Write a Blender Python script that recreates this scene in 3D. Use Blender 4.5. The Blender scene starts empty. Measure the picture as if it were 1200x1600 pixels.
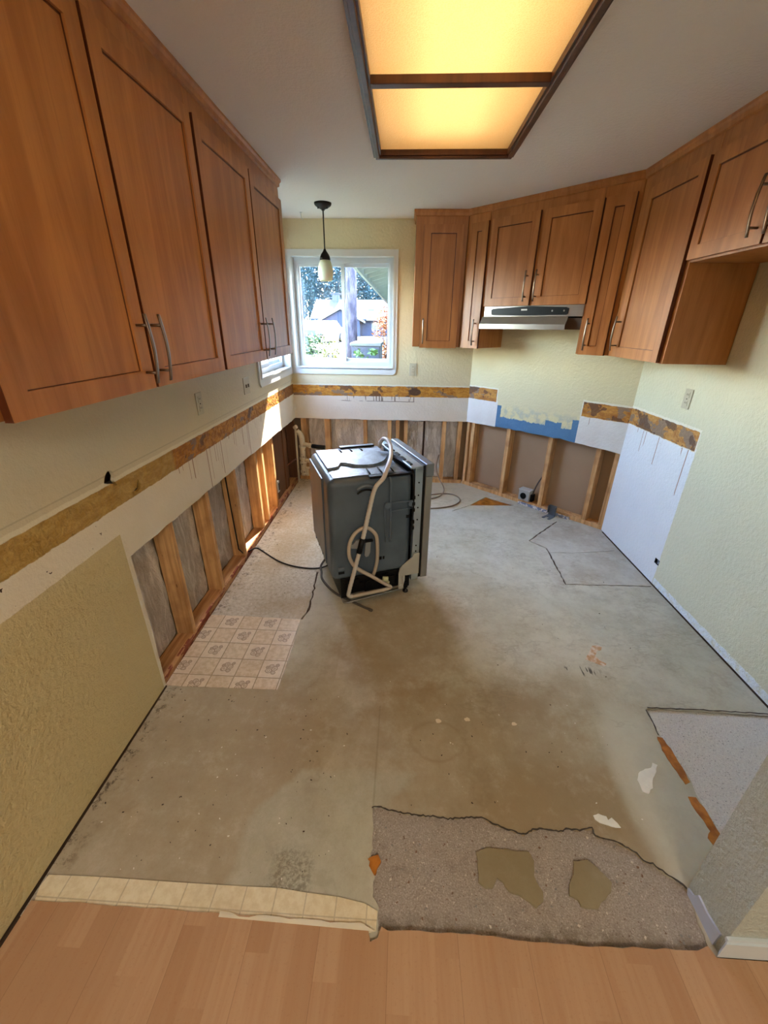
import bpy, bmesh, math, random
from mathutils import Vector, Matrix, Euler
from mathutils.geometry import delaunay_2d_cdt
sc = bpy.context.scene
C = sc.collection
R = math.radians
random.seed(7)

# ---------------------------------------------------------------- camera, sky, sun, lights, exposure
SKY, SUN, REAR, TUBE, EXPO = 6.0, 40.0, 50.0, 6.4, 0.6
cam = bpy.data.objects.new('camera', bpy.data.cameras.new('camera'))
C.objects.link(cam); sc.camera = cam
cam.data.sensor_fit = 'VERTICAL'; cam.data.sensor_height = 24.0; cam.data.sensor_width = 18.0
cam.data.lens = 642.2 / 1600 * 24.0
cam.data.clip_start = 0.02; cam.data.clip_end = 500
def cam_matrix(p, y, r):
    f = Vector((math.sin(y)*math.cos(p), math.cos(y)*math.cos(p), -math.sin(p)))
    rt = Vector((math.cos(y), -math.sin(y), 0)); up = rt.cross(f)
    r2 = rt*math.cos(r) + up*math.sin(r); u2 = -rt*math.sin(r) + up*math.cos(r)
    m = Matrix((r2, u2, -f)).transposed().to_4x4(); m.translation = (0, 0, 1.6)
    return m
cam.matrix_world = cam_matrix(0.42828, -0.04493, 0.01139)
sc.view_settings.view_transform = 'Standard'; sc.view_settings.look = 'None'
sc.view_settings.gamma = 1; sc.view_settings.use_curve_mapping = False
sc.view_settings.exposure = EXPO

w = bpy.data.worlds.new('sky'); sc.world = w; w.use_nodes = True
wn = w.node_tree.nodes; wl = w.node_tree.links
sky = wn.new('ShaderNodeTexSky'); sky.sky_type = 'NISHITA'; sky.sun_disc = False
sky.sun_elevation = R(47); sky.sun_rotation = R(8)
wl.new(sky.outputs[0], wn['Background'].inputs[0]); wn['Background'].inputs[1].default_value = SKY

def light(name, kind, loc, direction, energy, color, **kw):
    l = bpy.data.lights.new(name, kind); l.energy = energy; l.color = color
    for k, v in kw.items(): setattr(l, k, v)
    o = bpy.data.objects.new(name, l); C.objects.link(o); o.location = loc
    o.rotation_euler = Vector(direction).to_track_quat('-Z', 'Y').to_euler()
    return o
light('sun', 'SUN', (2, 20, 20), (-.20, -1, -1.09), SUN, (1, .93, .8), angle=R(.6))
# unseen fill light added behind the camera to brighten the kitchen
light('rear_fill_light', 'AREA', (.26, -1.6, 2.38), (-.12, .35, -1), REAR, (1, .92, .82), shape='RECTANGLE', size=1.15, size_y=1.5)

# ---------------------------------------------------------------- node helper
def lin(c):
    return tuple(((v/255)/12.92 if v/255 <= .04045 else (((v/255)+.055)/1.055)**2.4) for v in c) + (1,)
class V:
    def __init__(s, nt, k): s.nt = nt; s.k = k
    def _m(s, op, *a, clamp=False):
        n = s.nt.nodes.new('ShaderNodeMath'); n.operation = op; n.use_clamp = clamp
        for i, x in enumerate((s,)+a):
            if isinstance(x, V): s.nt.links.new(x.k, n.inputs[i])
            else: n.inputs[i].default_value = x
        return V(s.nt, n.outputs[0])
    def __add__(s, o): return s._m('ADD', o)
    __radd__ = __add__
    def __sub__(s, o): return s._m('SUBTRACT', o)
    def __rsub__(s, o): return (s*-1)+o
    def __mul__(s, o): return s._m('MULTIPLY', o)
    __rmul__ = __mul__
    def __truediv__(s, o): return s._m('DIVIDE', o)
    def mx(s, o): return s._m('MAXIMUM', o)
    def mn(s, o): return s._m('MINIMUM', o)
    def gt(s, o): return s._m('GREATER_THAN', o)
    def lt(s, o): return s._m('LESS_THAN', o)
    def ab(s): return s._m('ABSOLUTE')
    def fr(s): return s._m('FRACT')
    def flr(s): return s._m('FLOOR')
    def sq(s): return s._m('SQRT')
    def mod(s, o): return s._m('MODULO', o)
    def sm(s, a, b):
        n = s.nt.nodes.new('ShaderNodeMapRange'); n.interpolation_type = 'SMOOTHSTEP'
        inv = a > b
        lo, hi = (b, a) if inv else (a, b)
        s.nt.links.new(s.k, n.inputs[0]); n.inputs[1].default_value = lo; n.inputs[2].default_value = hi
        v = V(s.nt, n.outputs[0])
        return (1 - v) if inv else v
class G:
    def __init__(g, name, rough=.6, metal=0, spec=.5):
        g.m = bpy.data.materials.new(name); g.m.use_nodes = True; g.nt = g.m.node_tree
        g.b = g.nt.nodes['Principled BSDF']; g.b.inputs['Roughness'].default_value = rough
        g.b.inputs['Metallic'].default_value = metal; g.b.inputs['Specular IOR Level'].default_value = spec
        g.tc = g.nt.nodes.new('ShaderNodeTexCoord')
        sp = g.nt.nodes.new('ShaderNodeSeparateXYZ'); g.nt.links.new(g.tc.outputs['Object'], sp.inputs[0])
        g.x, g.y, g.z = (V(g.nt, sp.outputs[i]) for i in range(3))
        g.P = g.tc.outputs['Object']
    def vec(g, x, y, z):
        n = g.nt.nodes.new('ShaderNodeCombineXYZ')
        for i, v in enumerate((x, y, z)):
            if isinstance(v, V): g.nt.links.new(v.k, n.inputs[i])
            else: n.inputs[i].default_value = v
        return n.outputs[0]
    def noise(g, scale, detail=3, rough=.55, vec=None, dist=0, seed=0):
        n = g.nt.nodes.new('ShaderNodeTexNoise'); n.inputs['Scale'].default_value = scale
        n.inputs['Detail'].default_value = detail; n.inputs['Roughness'].default_value = rough; n.inputs['Distortion'].default_value = dist
        if seed:
            n.noise_dimensions = '4D'; n.inputs['W'].default_value = seed
        g.nt.links.new(vec or g.P, n.inputs['Vector']); return V(g.nt, n.outputs['Fac'])
    def vor(g, scale, vec=None, feat='F1', out='Distance'):
        n = g.nt.nodes.new('ShaderNodeTexVoronoi'); n.feature = feat; n.inputs['Scale'].default_value = scale
        g.nt.links.new(vec or g.P, n.inputs['Vector']); return V(g.nt, n.outputs[out])
    def mix(g, f, a, b):
        n = g.nt.nodes.new('ShaderNodeMix'); n.data_type = 'RGBA'
        if isinstance(f, V): g.nt.links.new(f.k, n.inputs[0])
        else: n.inputs[0].default_value = f
        for i, c in ((6, a), (7, b)):
            if isinstance(c, tuple): n.inputs[i].default_value = c if len(c) == 4 else lin(c)
            else: g.nt.links.new(c, n.inputs[i])
        return n.outputs[2]
    def mul(g, c, v):
        return g.mixmul(c, v)
    def mixmul(g, c, v):
        n = g.nt.nodes.new('ShaderNodeVectorMath'); n.operation = 'SCALE'
        g.nt.links.new(c, n.inputs[0]); g.nt.links.new(v.k, n.inputs['Scale']); return n.outputs[0]
    def color(g, c):
        if isinstance(c, tuple): g.b.inputs['Base Color'].default_value = lin(c) if len(c) == 3 else c
        else: g.nt.links.new(c, g.b.inputs['Base Color'])
        return g
    def rough(g, v): g.nt.links.new(v.k, g.b.inputs['Roughness']); return g
    def bump(g, h, strength=.3, dist=.01):
        n = g.nt.nodes.new('ShaderNodeBump'); n.inputs['Strength'].default_value = strength; n.inputs['Distance'].default_value = dist
        g.nt.links.new(h.k, n.inputs['Height']); g.nt.links.new(n.outputs[0], g.b.inputs['Normal']); return g
    def box(g, u, v, u0, u1, v0, v1, e=.002):
        return u.sm(u0-e, u0+e)*u.sm(u1+e, u1-e)*v.sm(v0-e, v0+e)*v.sm(v1+e, v1-e)
    def blob(g, cx, cy, rx, ry, wob=None, soft=.5):
        dx = (g.x-cx)/rx; dy = (g.y-cy)/ry
        d = (dx*dx+dy*dy).sq()
        if wob is not None: d = d+wob
        return d.sm(1+soft, 1-soft)
def plain(name, c, rough=.6, metal=0, spec=.5, bump=0, scale=60, var=.08):
    g = G(name, rough, metal, spec)
    n = g.noise(scale*.12, 4)
    a = tuple(max(0, v*(1-var)) for v in c); b = tuple(min(255, v*(1+var)) for v in c)
    g.color(g.mix(n, a, b))
    if bump: g.bump(g.noise(scale, 3), bump, .004)
    return g.m

# ---------------------------------------------------------------- mesh helpers
class B:
    def __init__(s): s.bm = bmesh.new(); s.M = Matrix(); s.mi = 0
    def v(s, p): return s.bm.verts.new(s.M @ Vector(p))
    def f(s, vs, smooth=False):
        try:
            f = s.bm.faces.new(vs); f.material_index = s.mi; f.smooth = smooth; return f
        except ValueError: return None
    def box(s, x0, x1, y0, y1, z0, z1, bev=0):
        vs = [s.v(p) for p in ((x0,y0,z0),(x1,y0,z0),(x1,y1,z0),(x0,y1,z0),(x0,y0,z1),(x1,y0,z1),(x1,y1,z1),(x0,y1,z1))]
        fs = [s.f([vs[i] for i in q]) for q in ((0,3,2,1),(4,5,6,7),(0,1,5,4),(1,2,6,5),(2,3,7,6),(3,0,4,7))]
        if bev:
            es = list({e for f in fs for e in f.edges})
            bmesh.ops.bevel(s.bm, geom=es, offset=bev, segments=3, affect='EDGES', profile=.5)
        return s
    def prism(s, poly, z0, z1, axis='z'):
        m = {'z': lambda a, b, c: (a, b, c), 'y': lambda a, b, c: (a, c, b), 'x': lambda a, b, c: (c, a, b)}[axis]
        lo = [s.v(m(a, b, z0)) for a, b in poly]; hi = [s.v(m(a, b, z1)) for a, b in poly]
        s.f(lo[::-1]); s.f(hi)
        for i in range(len(poly)):
            j = (i+1) % len(poly); s.f([lo[i], lo[j], hi[j], hi[i]])
        return s
    def sheet(s, outer, holes, t0, t1, axis='z', keep=None):
        m = {'z': lambda a, b, c: (a, b, c), 'y': lambda a, b, c: (a, c, b)}[axis]
        pts = []; edges = []
        for poly in [outer]+holes:
            k = len(pts); pts += [Vector(p) for p in poly]; n = len(poly)
            edges += [(k+i, k+(i+1) % n) for i in range(n)]
        vs, es, fs = delaunay_2d_cdt(pts, edges, [], 0, 1e-6)[:3]
        def inside(p, poly):
            c = False; j = len(poly)-1
            for i in range(len(poly)):
                (xi, yi), (xj, yj) = poly[i], poly[j]
                if (yi > p[1]) != (yj > p[1]) and p[0] < (xj-xi)*(p[1]-yi)/(yj-yi)+xi: c = not c
                j = i
            return c
        good = []
        for f in fs:
            c = sum((vs[i] for i in f), Vector((0, 0)))/len(f)
            if inside(c, outer) and not any(inside(c, h) for h in holes): good.append(f)
        cnt = {}
        for f in good:
            for i in range(len(f)):
                a, b = f[i], f[(i+1) % len(f)]
                cnt.setdefault((min(a, b), max(a, b)), []).append((a, b))
        A = {}; D = {}
        for f in good:
            for i in f:
                if i not in A: A[i] = s.v(m(vs[i][0], vs[i][1], t1)); D[i] = s.v(m(vs[i][0], vs[i][1], t0))
            s.f([A[i] for i in f]); s.f([D[i] for i in reversed(f)])
        for k, l in cnt.items():
            if len(l) == 1:
                a, b = l[0]; s.f([D[a], D[b], A[b], A[a]])
        return s
    def tube(s, pts, r, n=10, closed=False, rads=None):
        pts = [Vector(p) for p in pts]; N = len(pts); rings = []
        prev = None
        for i, p in enumerate(pts):
            a = pts[(i-1) % N] if (closed or i > 0) else p; b = pts[(i+1) % N] if (closed or i < N-1) else p
            t = (b-a).normalized()
            if prev is None:
                u = t.orthogonal().normalized()
            else:
                u = (prev - t*prev.dot(t)); u = u.normalized() if u.length > 1e-6 else t.orthogonal().normalized()
            prev = u; w_ = t.cross(u); rr = rads[i] if rads else r
            rings.append([s.v(p+(u*math.cos(2*math.pi*k/n)+w_*math.sin(2*math.pi*k/n))*rr) for k in range(n)])
        for i in range(N if closed else N-1):
            a = rings[i]; b = rings[(i+1) % N]
            for k in range(n): s.f([a[k], a[(k+1) % n], b[(k+1) % n], b[k]], True)
        if not closed: s.f(rings[0][::-1]); s.f(rings[-1])
        return s
    def lathe(s, prof, c=(0, 0, 0), n=24):
        rings = [[s.v((c[0]+r*math.cos(2*math.pi*k/n), c[1]+r*math.sin(2*math.pi*k/n), c[2]+z)) for k in range(n)] for r, z in prof]
        for a, b in zip(rings, rings[1:]):
            for k in range(n): s.f([a[k], a[(k+1) % n], b[(k+1) % n], b[k]], True)
        s.f(rings[0][::-1]); s.f(rings[-1]); return s
def spline(pts, sub=6):
    P = [Vector(p) for p in pts]; out = []
    for i in range(len(P)-1):
        p0 = P[max(i-1, 0)]; p1 = P[i]; p2 = P[i+1]; p3 = P[min(i+2, len(P)-1)]
        for k in range(sub):
            t = k/sub
            out.append(.5*((2*p1)+(-p0+p2)*t+(2*p0-5*p1+4*p2-p3)*t*t+(-p0+3*p1-3*p2+p3)*t**3))
    return out+[P[-1]]
def frame(x, y, dx, dy, z=0):
    l = math.hypot(dx, dy); dx /= l; dy /= l
    return Matrix(((dx, -dy, 0, x), (dy, dx, 0, y), (0, 0, 1, z), (0, 0, 0, 1)))
WM = {}
def obj(name, b, mats, parent=None, M=None, recalc=True):
    me = bpy.data.meshes.new(name)
    if recalc: bmesh.ops.recalc_face_normals(b.bm, faces=b.bm.faces)
    b.bm.to_mesh(me); b.bm.free()
    o = bpy.data.objects.new(name, me); C.objects.link(o)
    for m in (mats if isinstance(mats, (list, tuple)) else [mats]): me.materials.append(m)
    M = M or Matrix(); WM[o.name] = M
    if parent:
        o.parent = parent; M = WM[parent.name].inverted() @ M
    o.matrix_basis = M
    return o
def tag(o, label, cat, group=None):
    o['label'] = label; o['category'] = cat
    if group: o['group'] = group
    return o
def thing(name, label, cat, M=None, group=None):
    o = bpy.data.objects.new(name, None); C.objects.link(o); o.empty_display_size = .1
    M = M or Matrix(); WM[o.name] = M; o.matrix_basis = M
    return tag(o, label, cat, group)
def struct(name, b, mats, parent=None, M=None):
    o = obj(name, b, mats, parent, M)
    if not parent: o['kind'] = 'structure'
    return o
def T(x, y, z=0, rz=0): return Matrix.Translation((x, y, z)) @ Matrix.Rotation(rz, 4, 'Z')
def shade(o, ang=40):
    for p in o.data.polygons: p.use_smooth = True
    try:
        mod = o.modifiers.new('n', 'WEIGHTED_NORMAL'); mod.keep_sharp = True
    except Exception: pass
    return o
def dup(root, M, label=None, group=None):
    r = root.copy(); C.objects.link(r); r.matrix_basis = M; WM[r.name] = M
    if label: r['label'] = label
    if group: r['group'] = group
    for ch in list(root.children):
        c = ch.copy(); C.objects.link(c); c.parent = r
        for g in ch.children:
            d = g.copy(); C.objects.link(d); d.parent = c
    return r

# ---------------------------------------------------------------- wall frames (X along the wall, Y away from the room)
ML = frame(-1.0846, 0, -.01375, 1)
MB = frame(-1.144, 4.32, 1, 0)
MD = frame(.655, 4.32, 1.075, -1.07); DL = 1.517
MR = frame(1.73, 3.25, 0, -1)

PAINT = (222, 212, 170)
def paint_base(g, c=PAINT, texture=.25):
    n = g.noise(2.2, 4); s = g.noise(26, 4, seed=3)
    col = g.mix(n, tuple(v*.955 for v in c), tuple(min(255, v*1.03) for v in c))
    spots = g.noise(60, 2, seed=5).sm(.74, .78)*g.noise(3, 2, seed=8).sm(.5, .65)
    col = g.mix(spots*.6, col, (120, 100, 75))
    return col
def amber(g, s, dark, light, seed=1, torn=.66):
    """scraped adhesive band: amber glue with brown-grey torn board patches"""
    st = g.noise(6, 6, .72, vec=g.vec(g.x*2.2, 0.0, g.z*5), seed=seed, dist=.8)
    fine = g.noise(90, 3, .7, seed=seed)
    c = g.mix(st.sm(.35, .68), dark, light)
    c = g.mix(fine.sm(.6, .75)*.5, c, (235, 205, 140))
    t = g.noise(3.2, 3, .6, vec=g.vec(g.x*2.0, 0.0, g.z*3.4), seed=seed+9).sm(torn, torn+.025)
    t2 = g.noise(2.6, 3, .6, vec=g.vec(g.x*2.4, 0.0, g.z*3.2), seed=seed+17).sm(torn-.01, torn+.01)
    return g.mix(t2*.8, g.mix(t*.85, c, (136, 116, 98)), (92, 62, 42))
def orange_peel(g, extra=None, st=.35, k=None):
    h = g.noise(48, 3, .6, seed=2)*.8+g.noise(160, 2, seed=4)*.2
    if k is not None: h = h*k
    if extra is not None: h = h+extra
    return g.bump(h, min(1, st*2), .016)

# left wall material, coordinates: x = distance along the wall from the camera's line, z = height
g = G('left_wall_surface', .6, spec=.35)
wob = (g.noise(14, 4, .7)-.5)*.02; wob2 = (g.noise(5, 5, .7, seed=6)-.5)*.05
zz = g.z+wob
up = paint_base(g, (216, 204, 172)); low = paint_base(g, (208, 190, 142))
cream = g.mix(g.noise(5, 4), (226, 214, 190), (240, 232, 214))
col = cream
col = g.mix(g.box(g.x, g.z+wob2*.4, -5, 1.385, -1, .835, .002), col, low)
pits = g.noise(30, 3, .6, seed=11).sm(.645, .665)*g.x.sm(1.45, 1.3)*g.z.lt(.94)
col = g.mix(pits*g.z.gt(.83), col, (70, 50, 32))
deep = g.x.sm(1.85, 1.89)
ab = g.mix(deep, amber(g, g.x, (168, 132, 62), (196, 162, 92), 2, .9), amber(g, g.x, (150, 92, 28), (205, 145, 55), 3, .6))
ab = g.mix(g.x.sm(3.95, 4.0)*.7, ab, (120, 72, 38))
col = g.mix(zz.sm(.938, .942), col, ab)
drip = g.noise(1, 1, vec=g.vec(g.x*75, 0.0, 0.0)).sm(.57, .61)*((g.z-.92)*-1).lt(g.noise(1, 1, vec=g.vec(g.x*6, 3.0, 0.0)).sm(.40, .66)*.24)*g.box(g.x, g.z, 1.88, 3.4, .6, .95)
col = g.mix(drip*.8, col, (150, 96, 44))
pale = g.z.sm(1.035, 1.04)
edge = g.z-wob*.6
col = g.mix(edge.sm(1.036, 1.039), col, (232, 224, 196))
col = g.mix(edge.sm(1.052, 1.056), col, up)
line = (g.z-1.075).ab().sm(.004, .001)
col = g.mix(line*.35, col, (150, 138, 105))
g.color(col); orange_peel(g, (g.noise(30, 3, seed=9)-.5)*zz.sm(.94, .945)*zz.sm(1.04, 1.035)*1.5, k=g.z.sm(.86, .80)*g.x.sm(1.42, 1.38)*.75+.3)
M_LEFT = g.m

g = G('back_wall_surface', .6, spec=.35)
wob = (g.noise(20, 4, .7)-.5)*.014
up = paint_base(g, (222, 208, 168))
col = g.mix(g.noise(5, 4), (222, 212, 190), (240, 232, 216))
scr = g.noise(1, 1, vec=g.vec(g.x*60, 0.0, g.z*3)).sm(.58, .62)*g.z.gt(.875)*g.box(g.x, g.z, .33, 1.25, .86, .93)
scr2 = (g.z-.878+(g.noise(9, 2)-.5)*.01).ab().sm(.004, .002)*g.box(g.x, g.z, .33, 1.25, .8, .93)
col = g.mix(scr.mx(scr2)*g.noise(5, 2, seed=5).sm(.42, .5)*.8, col, (105, 84, 62))
zz = g.z+wob
col = g.mix(zz.sm(.925, .928), col, amber(g, g.x, (166, 104, 32), (218, 160, 66), 5, .58))
ov = ((g.x-1.25)/.062)*((g.x-1.25)/.062)+((g.z-.975)/.034)*((g.z-.975)/.034)
col = g.mix(ov.sm(1.2, .8), col, (86, 60, 42))
col = g.mix(zz.sm(1.028, 1.031), col, (230, 222, 196))
col = g.mix(zz.sm(1.042, 1.046), col, up)
g.color(col); orange_peel(g, st=.2)
M_BACK = g.m

g = G('diagonal_wall_surface', .6, spec=.35)
wob = (g.noise(16, 4, .7)-.5)*.018; wb = (g.noise(11, 6, .8, seed=4)-.5)*.11
up = paint_base(g, (224, 212, 170))
zz = g.z+wob
torn = g.mix(g.noise(12, 4).sm(.45, .6), (226, 214, 166), (196, 194, 168))
col = g.mix(g.z.sm(.86, .95)*1.0, torn, up)
blue = g.mix(g.noise(9, 4), (70, 112, 150), (96, 138, 172))
mb = (g.box(g.x, g.z+wb*.8, .34, 1.15, .5, .80, .001)).mx(g.box(g.x+wb*.3, g.z, .34, .39, .5, .905, .001)).mx(g.box(g.x+wb*.4, g.z+wb*.3, 1.09, 1.15, .5, .885, .001)).mx(g.box(g.x, g.z+wb*.6, .85, 1.0, .5, .84, .001))
col = g.mix(mb, col, blue)
white = g.mix(g.noise(6, 4), (222, 216, 204), (240, 238, 232))
left = g.x.lt(.345); right = g.x.gt(1.142)
col = g.mix((left+right)*g.z.lt(.94), col, white)
drip = g.noise(1, 1, vec=g.vec(g.x*70, 0.0, 2.0)).sm(.62, .66)*((g.z-.93)*-1).lt(g.noise(1, 1, vec=g.vec(g.x*9, 5.0, 0.0)).sm(.4, .7)*.25)*right*g.z.lt(.94)
col = g.mix(drip*.8, col, (160, 104, 52))
band = amber(g, g.x, (160, 98, 34), (206, 150, 66), 8, .54)
bm_ = (g.box(g.x+wob*.5, zz, -1, .325, .93, 1.045, .001)).mx(g.box(g.x+wob*.5, zz, 1.15, 3, .925, 1.04, .001))
col = g.mix((g.box(g.x+wob*.6, zz, -1, .335, .93, 1.058, .001)).mx(g.box(g.x+wob*.6, zz, 1.14, 3, .92, 1.055, .001)), col, (234, 226, 204))
col = g.mix(bm_, col, band)
g.color(col); orange_peel(g, st=.2)
M_DIAG = g.m

g = G('right_wall_surface', .6, spec=.35)
wob = (g.noise(16, 4, .7)-.5)*.022
up = paint_base(g, (220, 214, 182))
zz = g.z+wob
col = up
wh = g.mix(g.noise(4, 3), (226, 228, 228), (240, 240, 238))
bott = g.box(g.x+wob*.6, g.z, -1, .805, -1, .95, .002)
col = g.mix(bott, col, wh)
drip = g.noise(1, 1, vec=g.vec(g.x*55, 0.0, 2.0)).sm(.60, .64)*((g.z-.93)*-1).lt(g.noise(1, 1, vec=g.vec(g.x*5, 7.0, 0.0)).sm(.42, .62)*.34)*g.x.lt(.8)*g.z.lt(.95)
col = g.mix(drip*.85, col, (160, 104, 60))
marks = g.noise(30, 3, .6, seed=12).sm(.64, .66)*g.box(g.x, g.z, .45, .8, .84, .93)
col = g.mix(marks, col, (105, 105, 110))
col = g.mix(g.box(g.x+wob*.5, zz, -1, .80, .925, 1.062, .001), col, (234, 226, 204))
col = g.mix(g.box(g.x+wob*.5, zz, -1, .79, .93, 1.045, .001), col, amber(g, g.x, (162, 102, 40), (208, 156, 78), 12, .53))
rough = g.noise(28, 5, .7, seed=3)
base = g.x.gt(.81)*(g.z+(g.noise(10, 5, .8, seed=7)-.5)*.05).sm(.058, .052)
col = g.mix(base*rough.sm(.3, .55), col, (236, 240, 240))
col = g.mix(base*rough.sm(.62, .66), col, (150, 142, 120))
g.color(col); orange_peel(g, base*rough*2, st=.22)
M_RIGHT = g.m

M_CEIL = (lambda g: (g.color(g.mix(g.noise(1.5, 3), (230, 222, 212), (238, 230, 220))), g.bump(g.noise(60, 4, .7), .4, .010)) and g.m)(G('ceiling_texture', .8, spec=.2))
M_COL = (lambda g: (g.color(g.mix(g.noise(3, 3), (188, 196, 186), (202, 208, 198))), g.bump(g.noise(85, 3, .6)*.7+g.noise(40, 2)*.3, .8, .02)) and g.m)(G('textured_wall_paint', .55))
M_WHITE = plain('white_trim_paint', (216, 216, 210), .35, var=.02)
M_VINYL = plain('white_vinyl', (206, 212, 216), .3, var=.015)
def stud_mat():
    g = G('stud_timber', .65)
    oi = g.nt.nodes.new('ShaderNodeObjectInfo'); rnd = V(g.nt, oi.outputs['Random'])
    gr = g.noise(1, 4, .6, vec=g.vec(g.x*38, g.y*38, g.z*2.2+rnd*20), dist=.4)
    c = g.mix(gr.sm(.3, .7), (184, 134, 80), (226, 180, 122))
    c = g.mix(g.noise(5, 3).sm(.45, .7)*.5, c, (128, 82, 44))
    kn = g.vor(5, vec=g.vec(g.x*3, g.y*3, g.z)).sm(.07, .04)
    g.color(g.mix(kn*.7, c, (96, 54, 26))); g.bump(gr, .1, .002); return g.m
M_STUD = stud_mat()
def plate_mat():
    g = G('plate_timber', .65)
    gr = g.noise(1, 4, .6, vec=g.vec(g.x*3, g.y*45, g.z*45), dist=.3)
    c = g.mix(gr.sm(.3, .7), (166, 112, 66), (214, 164, 110))
    red = g.noise(7, 4, .7, vec=g.vec(g.x, 0.0, g.z*4)).sm(.48, .54)*g.y.lt(.024)
    g.color(g.mix(red*.85, c, (126, 36, 24))); return g.m
M_PLATE_RED = plate_mat()
def dark_wood():
    g = G('dark_framing_timber', .7)
    gr = g.noise(1, 4, .6, vec=g.vec(g.x*30, g.y*30, g.z*2.5))
    g.color(g.mix(gr, (74, 44, 24), (128, 80, 44))); return g.m
M_DARKWOOD = dark_wood()
def foil_mat(name, a, b_, metal=.85, rg=.3):
    g = G(name, rg, metal)
    h = g.noise(1, 5, .65, vec=g.vec(g.x*9, g.y*9, g.z*3.2), dist=1.6)
    h2 = g.noise(26, 3, .6, dist=1.2)
    g.color(g.mix(g.noise(1, 5, .7, vec=g.vec(g.x*9, g.y*9, g.z*2.4), dist=1.4).sm(.36, .66), a, b_)); g.bump(h+h2*.25, 1.0, .035); return g.m  # pale streaks in the colour stand in for glints on the crinkles
M_FOIL = foil_mat('foil_insulation_facing', (198, 192, 186), (250, 248, 246), .35, .28)
M_POLY = foil_mat('plastic_vapour_barrier', (204, 194, 182), (240, 232, 220), .35, .22)
def kraft():
    g = G('gypsum_paper_back', .85, spec=.15)
    sm_ = g.noise(11, 5, .75).sm(.66, .72)*.5
    c = g.mix(g.noise(2, 4), (150, 124, 98), (176, 148, 118))
    g.color(g.mix(sm_, c, (205, 190, 170))); return g.m
M_KRAFT = kraft()
def cab_wood(name='maple_cabinet_veneer', a=(168, 104, 50), b_=(198, 132, 72)):
    g = G(name, .38, spec=.45)
    oi = g.nt.nodes.new('ShaderNodeObjectInfo'); rnd = V(g.nt, oi.outputs['Random'])
    r = rnd*17
    gr = g.noise(1, 5, .6, vec=g.vec(g.x*16+r, g.y*16, g.z*1.5), dist=.7)
    fine = g.noise(1, 3, .6, vec=g.vec(g.x*110+r, g.y*110, g.z*4))
    cloud = g.noise(2.2, 3, .5, vec=g.vec(g.x+r, g.y, g.z*.8))
    c = g.mix(gr.sm(.28, .72), a, b_)
    c = g.mix(cloud.sm(.4, .7)*.45, c, tuple(v*.86 for v in a))
    c = g.mix(fine.sm(.5, .75)*.25, c, tuple(v*.8 for v in a))
    g.color(c); g.bump(fine, .04, .001); return g.m
M_CAB = cab_wood()
M_CABD = cab_wood('dark_groove_shade', (86, 40, 16), (104, 52, 24))
M_NICKEL = plain('brushed_nickel', (136, 120, 104), .28, 1)
M_BLACK = plain('black_plastic', (14, 14, 16), .4, spec=.25)
M_BRONZE = plain('dark_bronze', (38, 32, 30), .4, .6)
M_STEEL = plain('stainless_steel', (172, 166, 156), .3, .9)
M_DGALV = plain('dull_galvanised_steel', (112, 122, 130), .45, .5)
M_GALV = plain('galvanised_steel', (176, 188, 196), .35, .8, bump=.1)
M_OUTLET = plain('almond_plastic', (196, 186, 156), .4, var=.02)

# ---------------------------------------------------------------- room shell
def jag(p0, p1, n, amp, rnd=random.Random(3)):
    out = []
    for i in range(n):
        t = i/n
        out.append((p0[0]+(p1[0]-p0[0])*t+rnd.uniform(-amp, amp)*.4, p0[1]+(p1[1]-p0[1])*t+rnd.uniform(-amp, amp)))
    return out
# left wall
b = B()
outer = [(-3.6, .010), (1.402, .010), (1.412, .30), (1.410, .722)]+jag((1.44, .722), (4.33, .690), 34, .004)+[(4.33, .69), (4.33, 2.45), (-3.6, 2.45)]
win2 = [(3.31, 1.21), (4.225, 1.21), (4.225, 2.15), (3.31, 2.15)]
h1 = [(1.378, 1.052), (1.392, 1.075), (1.412, 1.088), (1.436, 1.082), (1.442, 1.060), (1.433, 1.046), (1.447, 1.018), (1.424, 1.034), (1.402, 1.040)]
h2 = [(1.53, .962), (1.555, .968), (1.572, 1.000), (1.585, .975), (1.572, .955), (1.548, .952)]
b.sheet(outer, [win2, h1, h2], 0, .013, 'y')
wall_left = struct('wall_left', b, M_LEFT, M=ML)
def sheathing(parent, M, s0, s1, holes, name='sheathing'):
    b = B(); b.sheet([(s0, -.02), (s1, -.02), (s1, 2.62), (s0, 2.62)], holes, .118, .135, 'y'); return obj(name, b, M_KRAFT, parent, M)
sheathing(wall_left, ML, -3.6, 4.46, [win2])
def studs(parent, M, spans, z1=1.0, mat=None, y1=.102):
    for i, (a, c) in enumerate(spans):
        bb = B(); bb.box(a, c, .0135, y1, .0395, z1, .0015); obj('stud', bb, mat or M_STUD, parent, M)
studs(wall_left, ML, [(1.728, 1.766), (2.140, 2.178), (2.568, 2.606), (3.020, 3.058), (3.175, 3.213), (3.46, 3.498)])
b = B(); b.box(3.63, 3.90, .05, .10, .0395, 1.0); b.box(3.91, 4.02, .04, .10, .0395, 1.0); obj('blocking_board', b, M_DARKWOOD, wall_left, ML)
b = B(); b.box(4.27, 4.318, .014, .10, .0395, 1.0); obj('stud', b, M_DARKWOOD, wall_left, ML)
b = B(); b.box(1.25, 4.33, .013, .102, -.004, .038, .0015); obj('bottom_plate', b, M_PLATE_RED, wall_left, ML)
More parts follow.
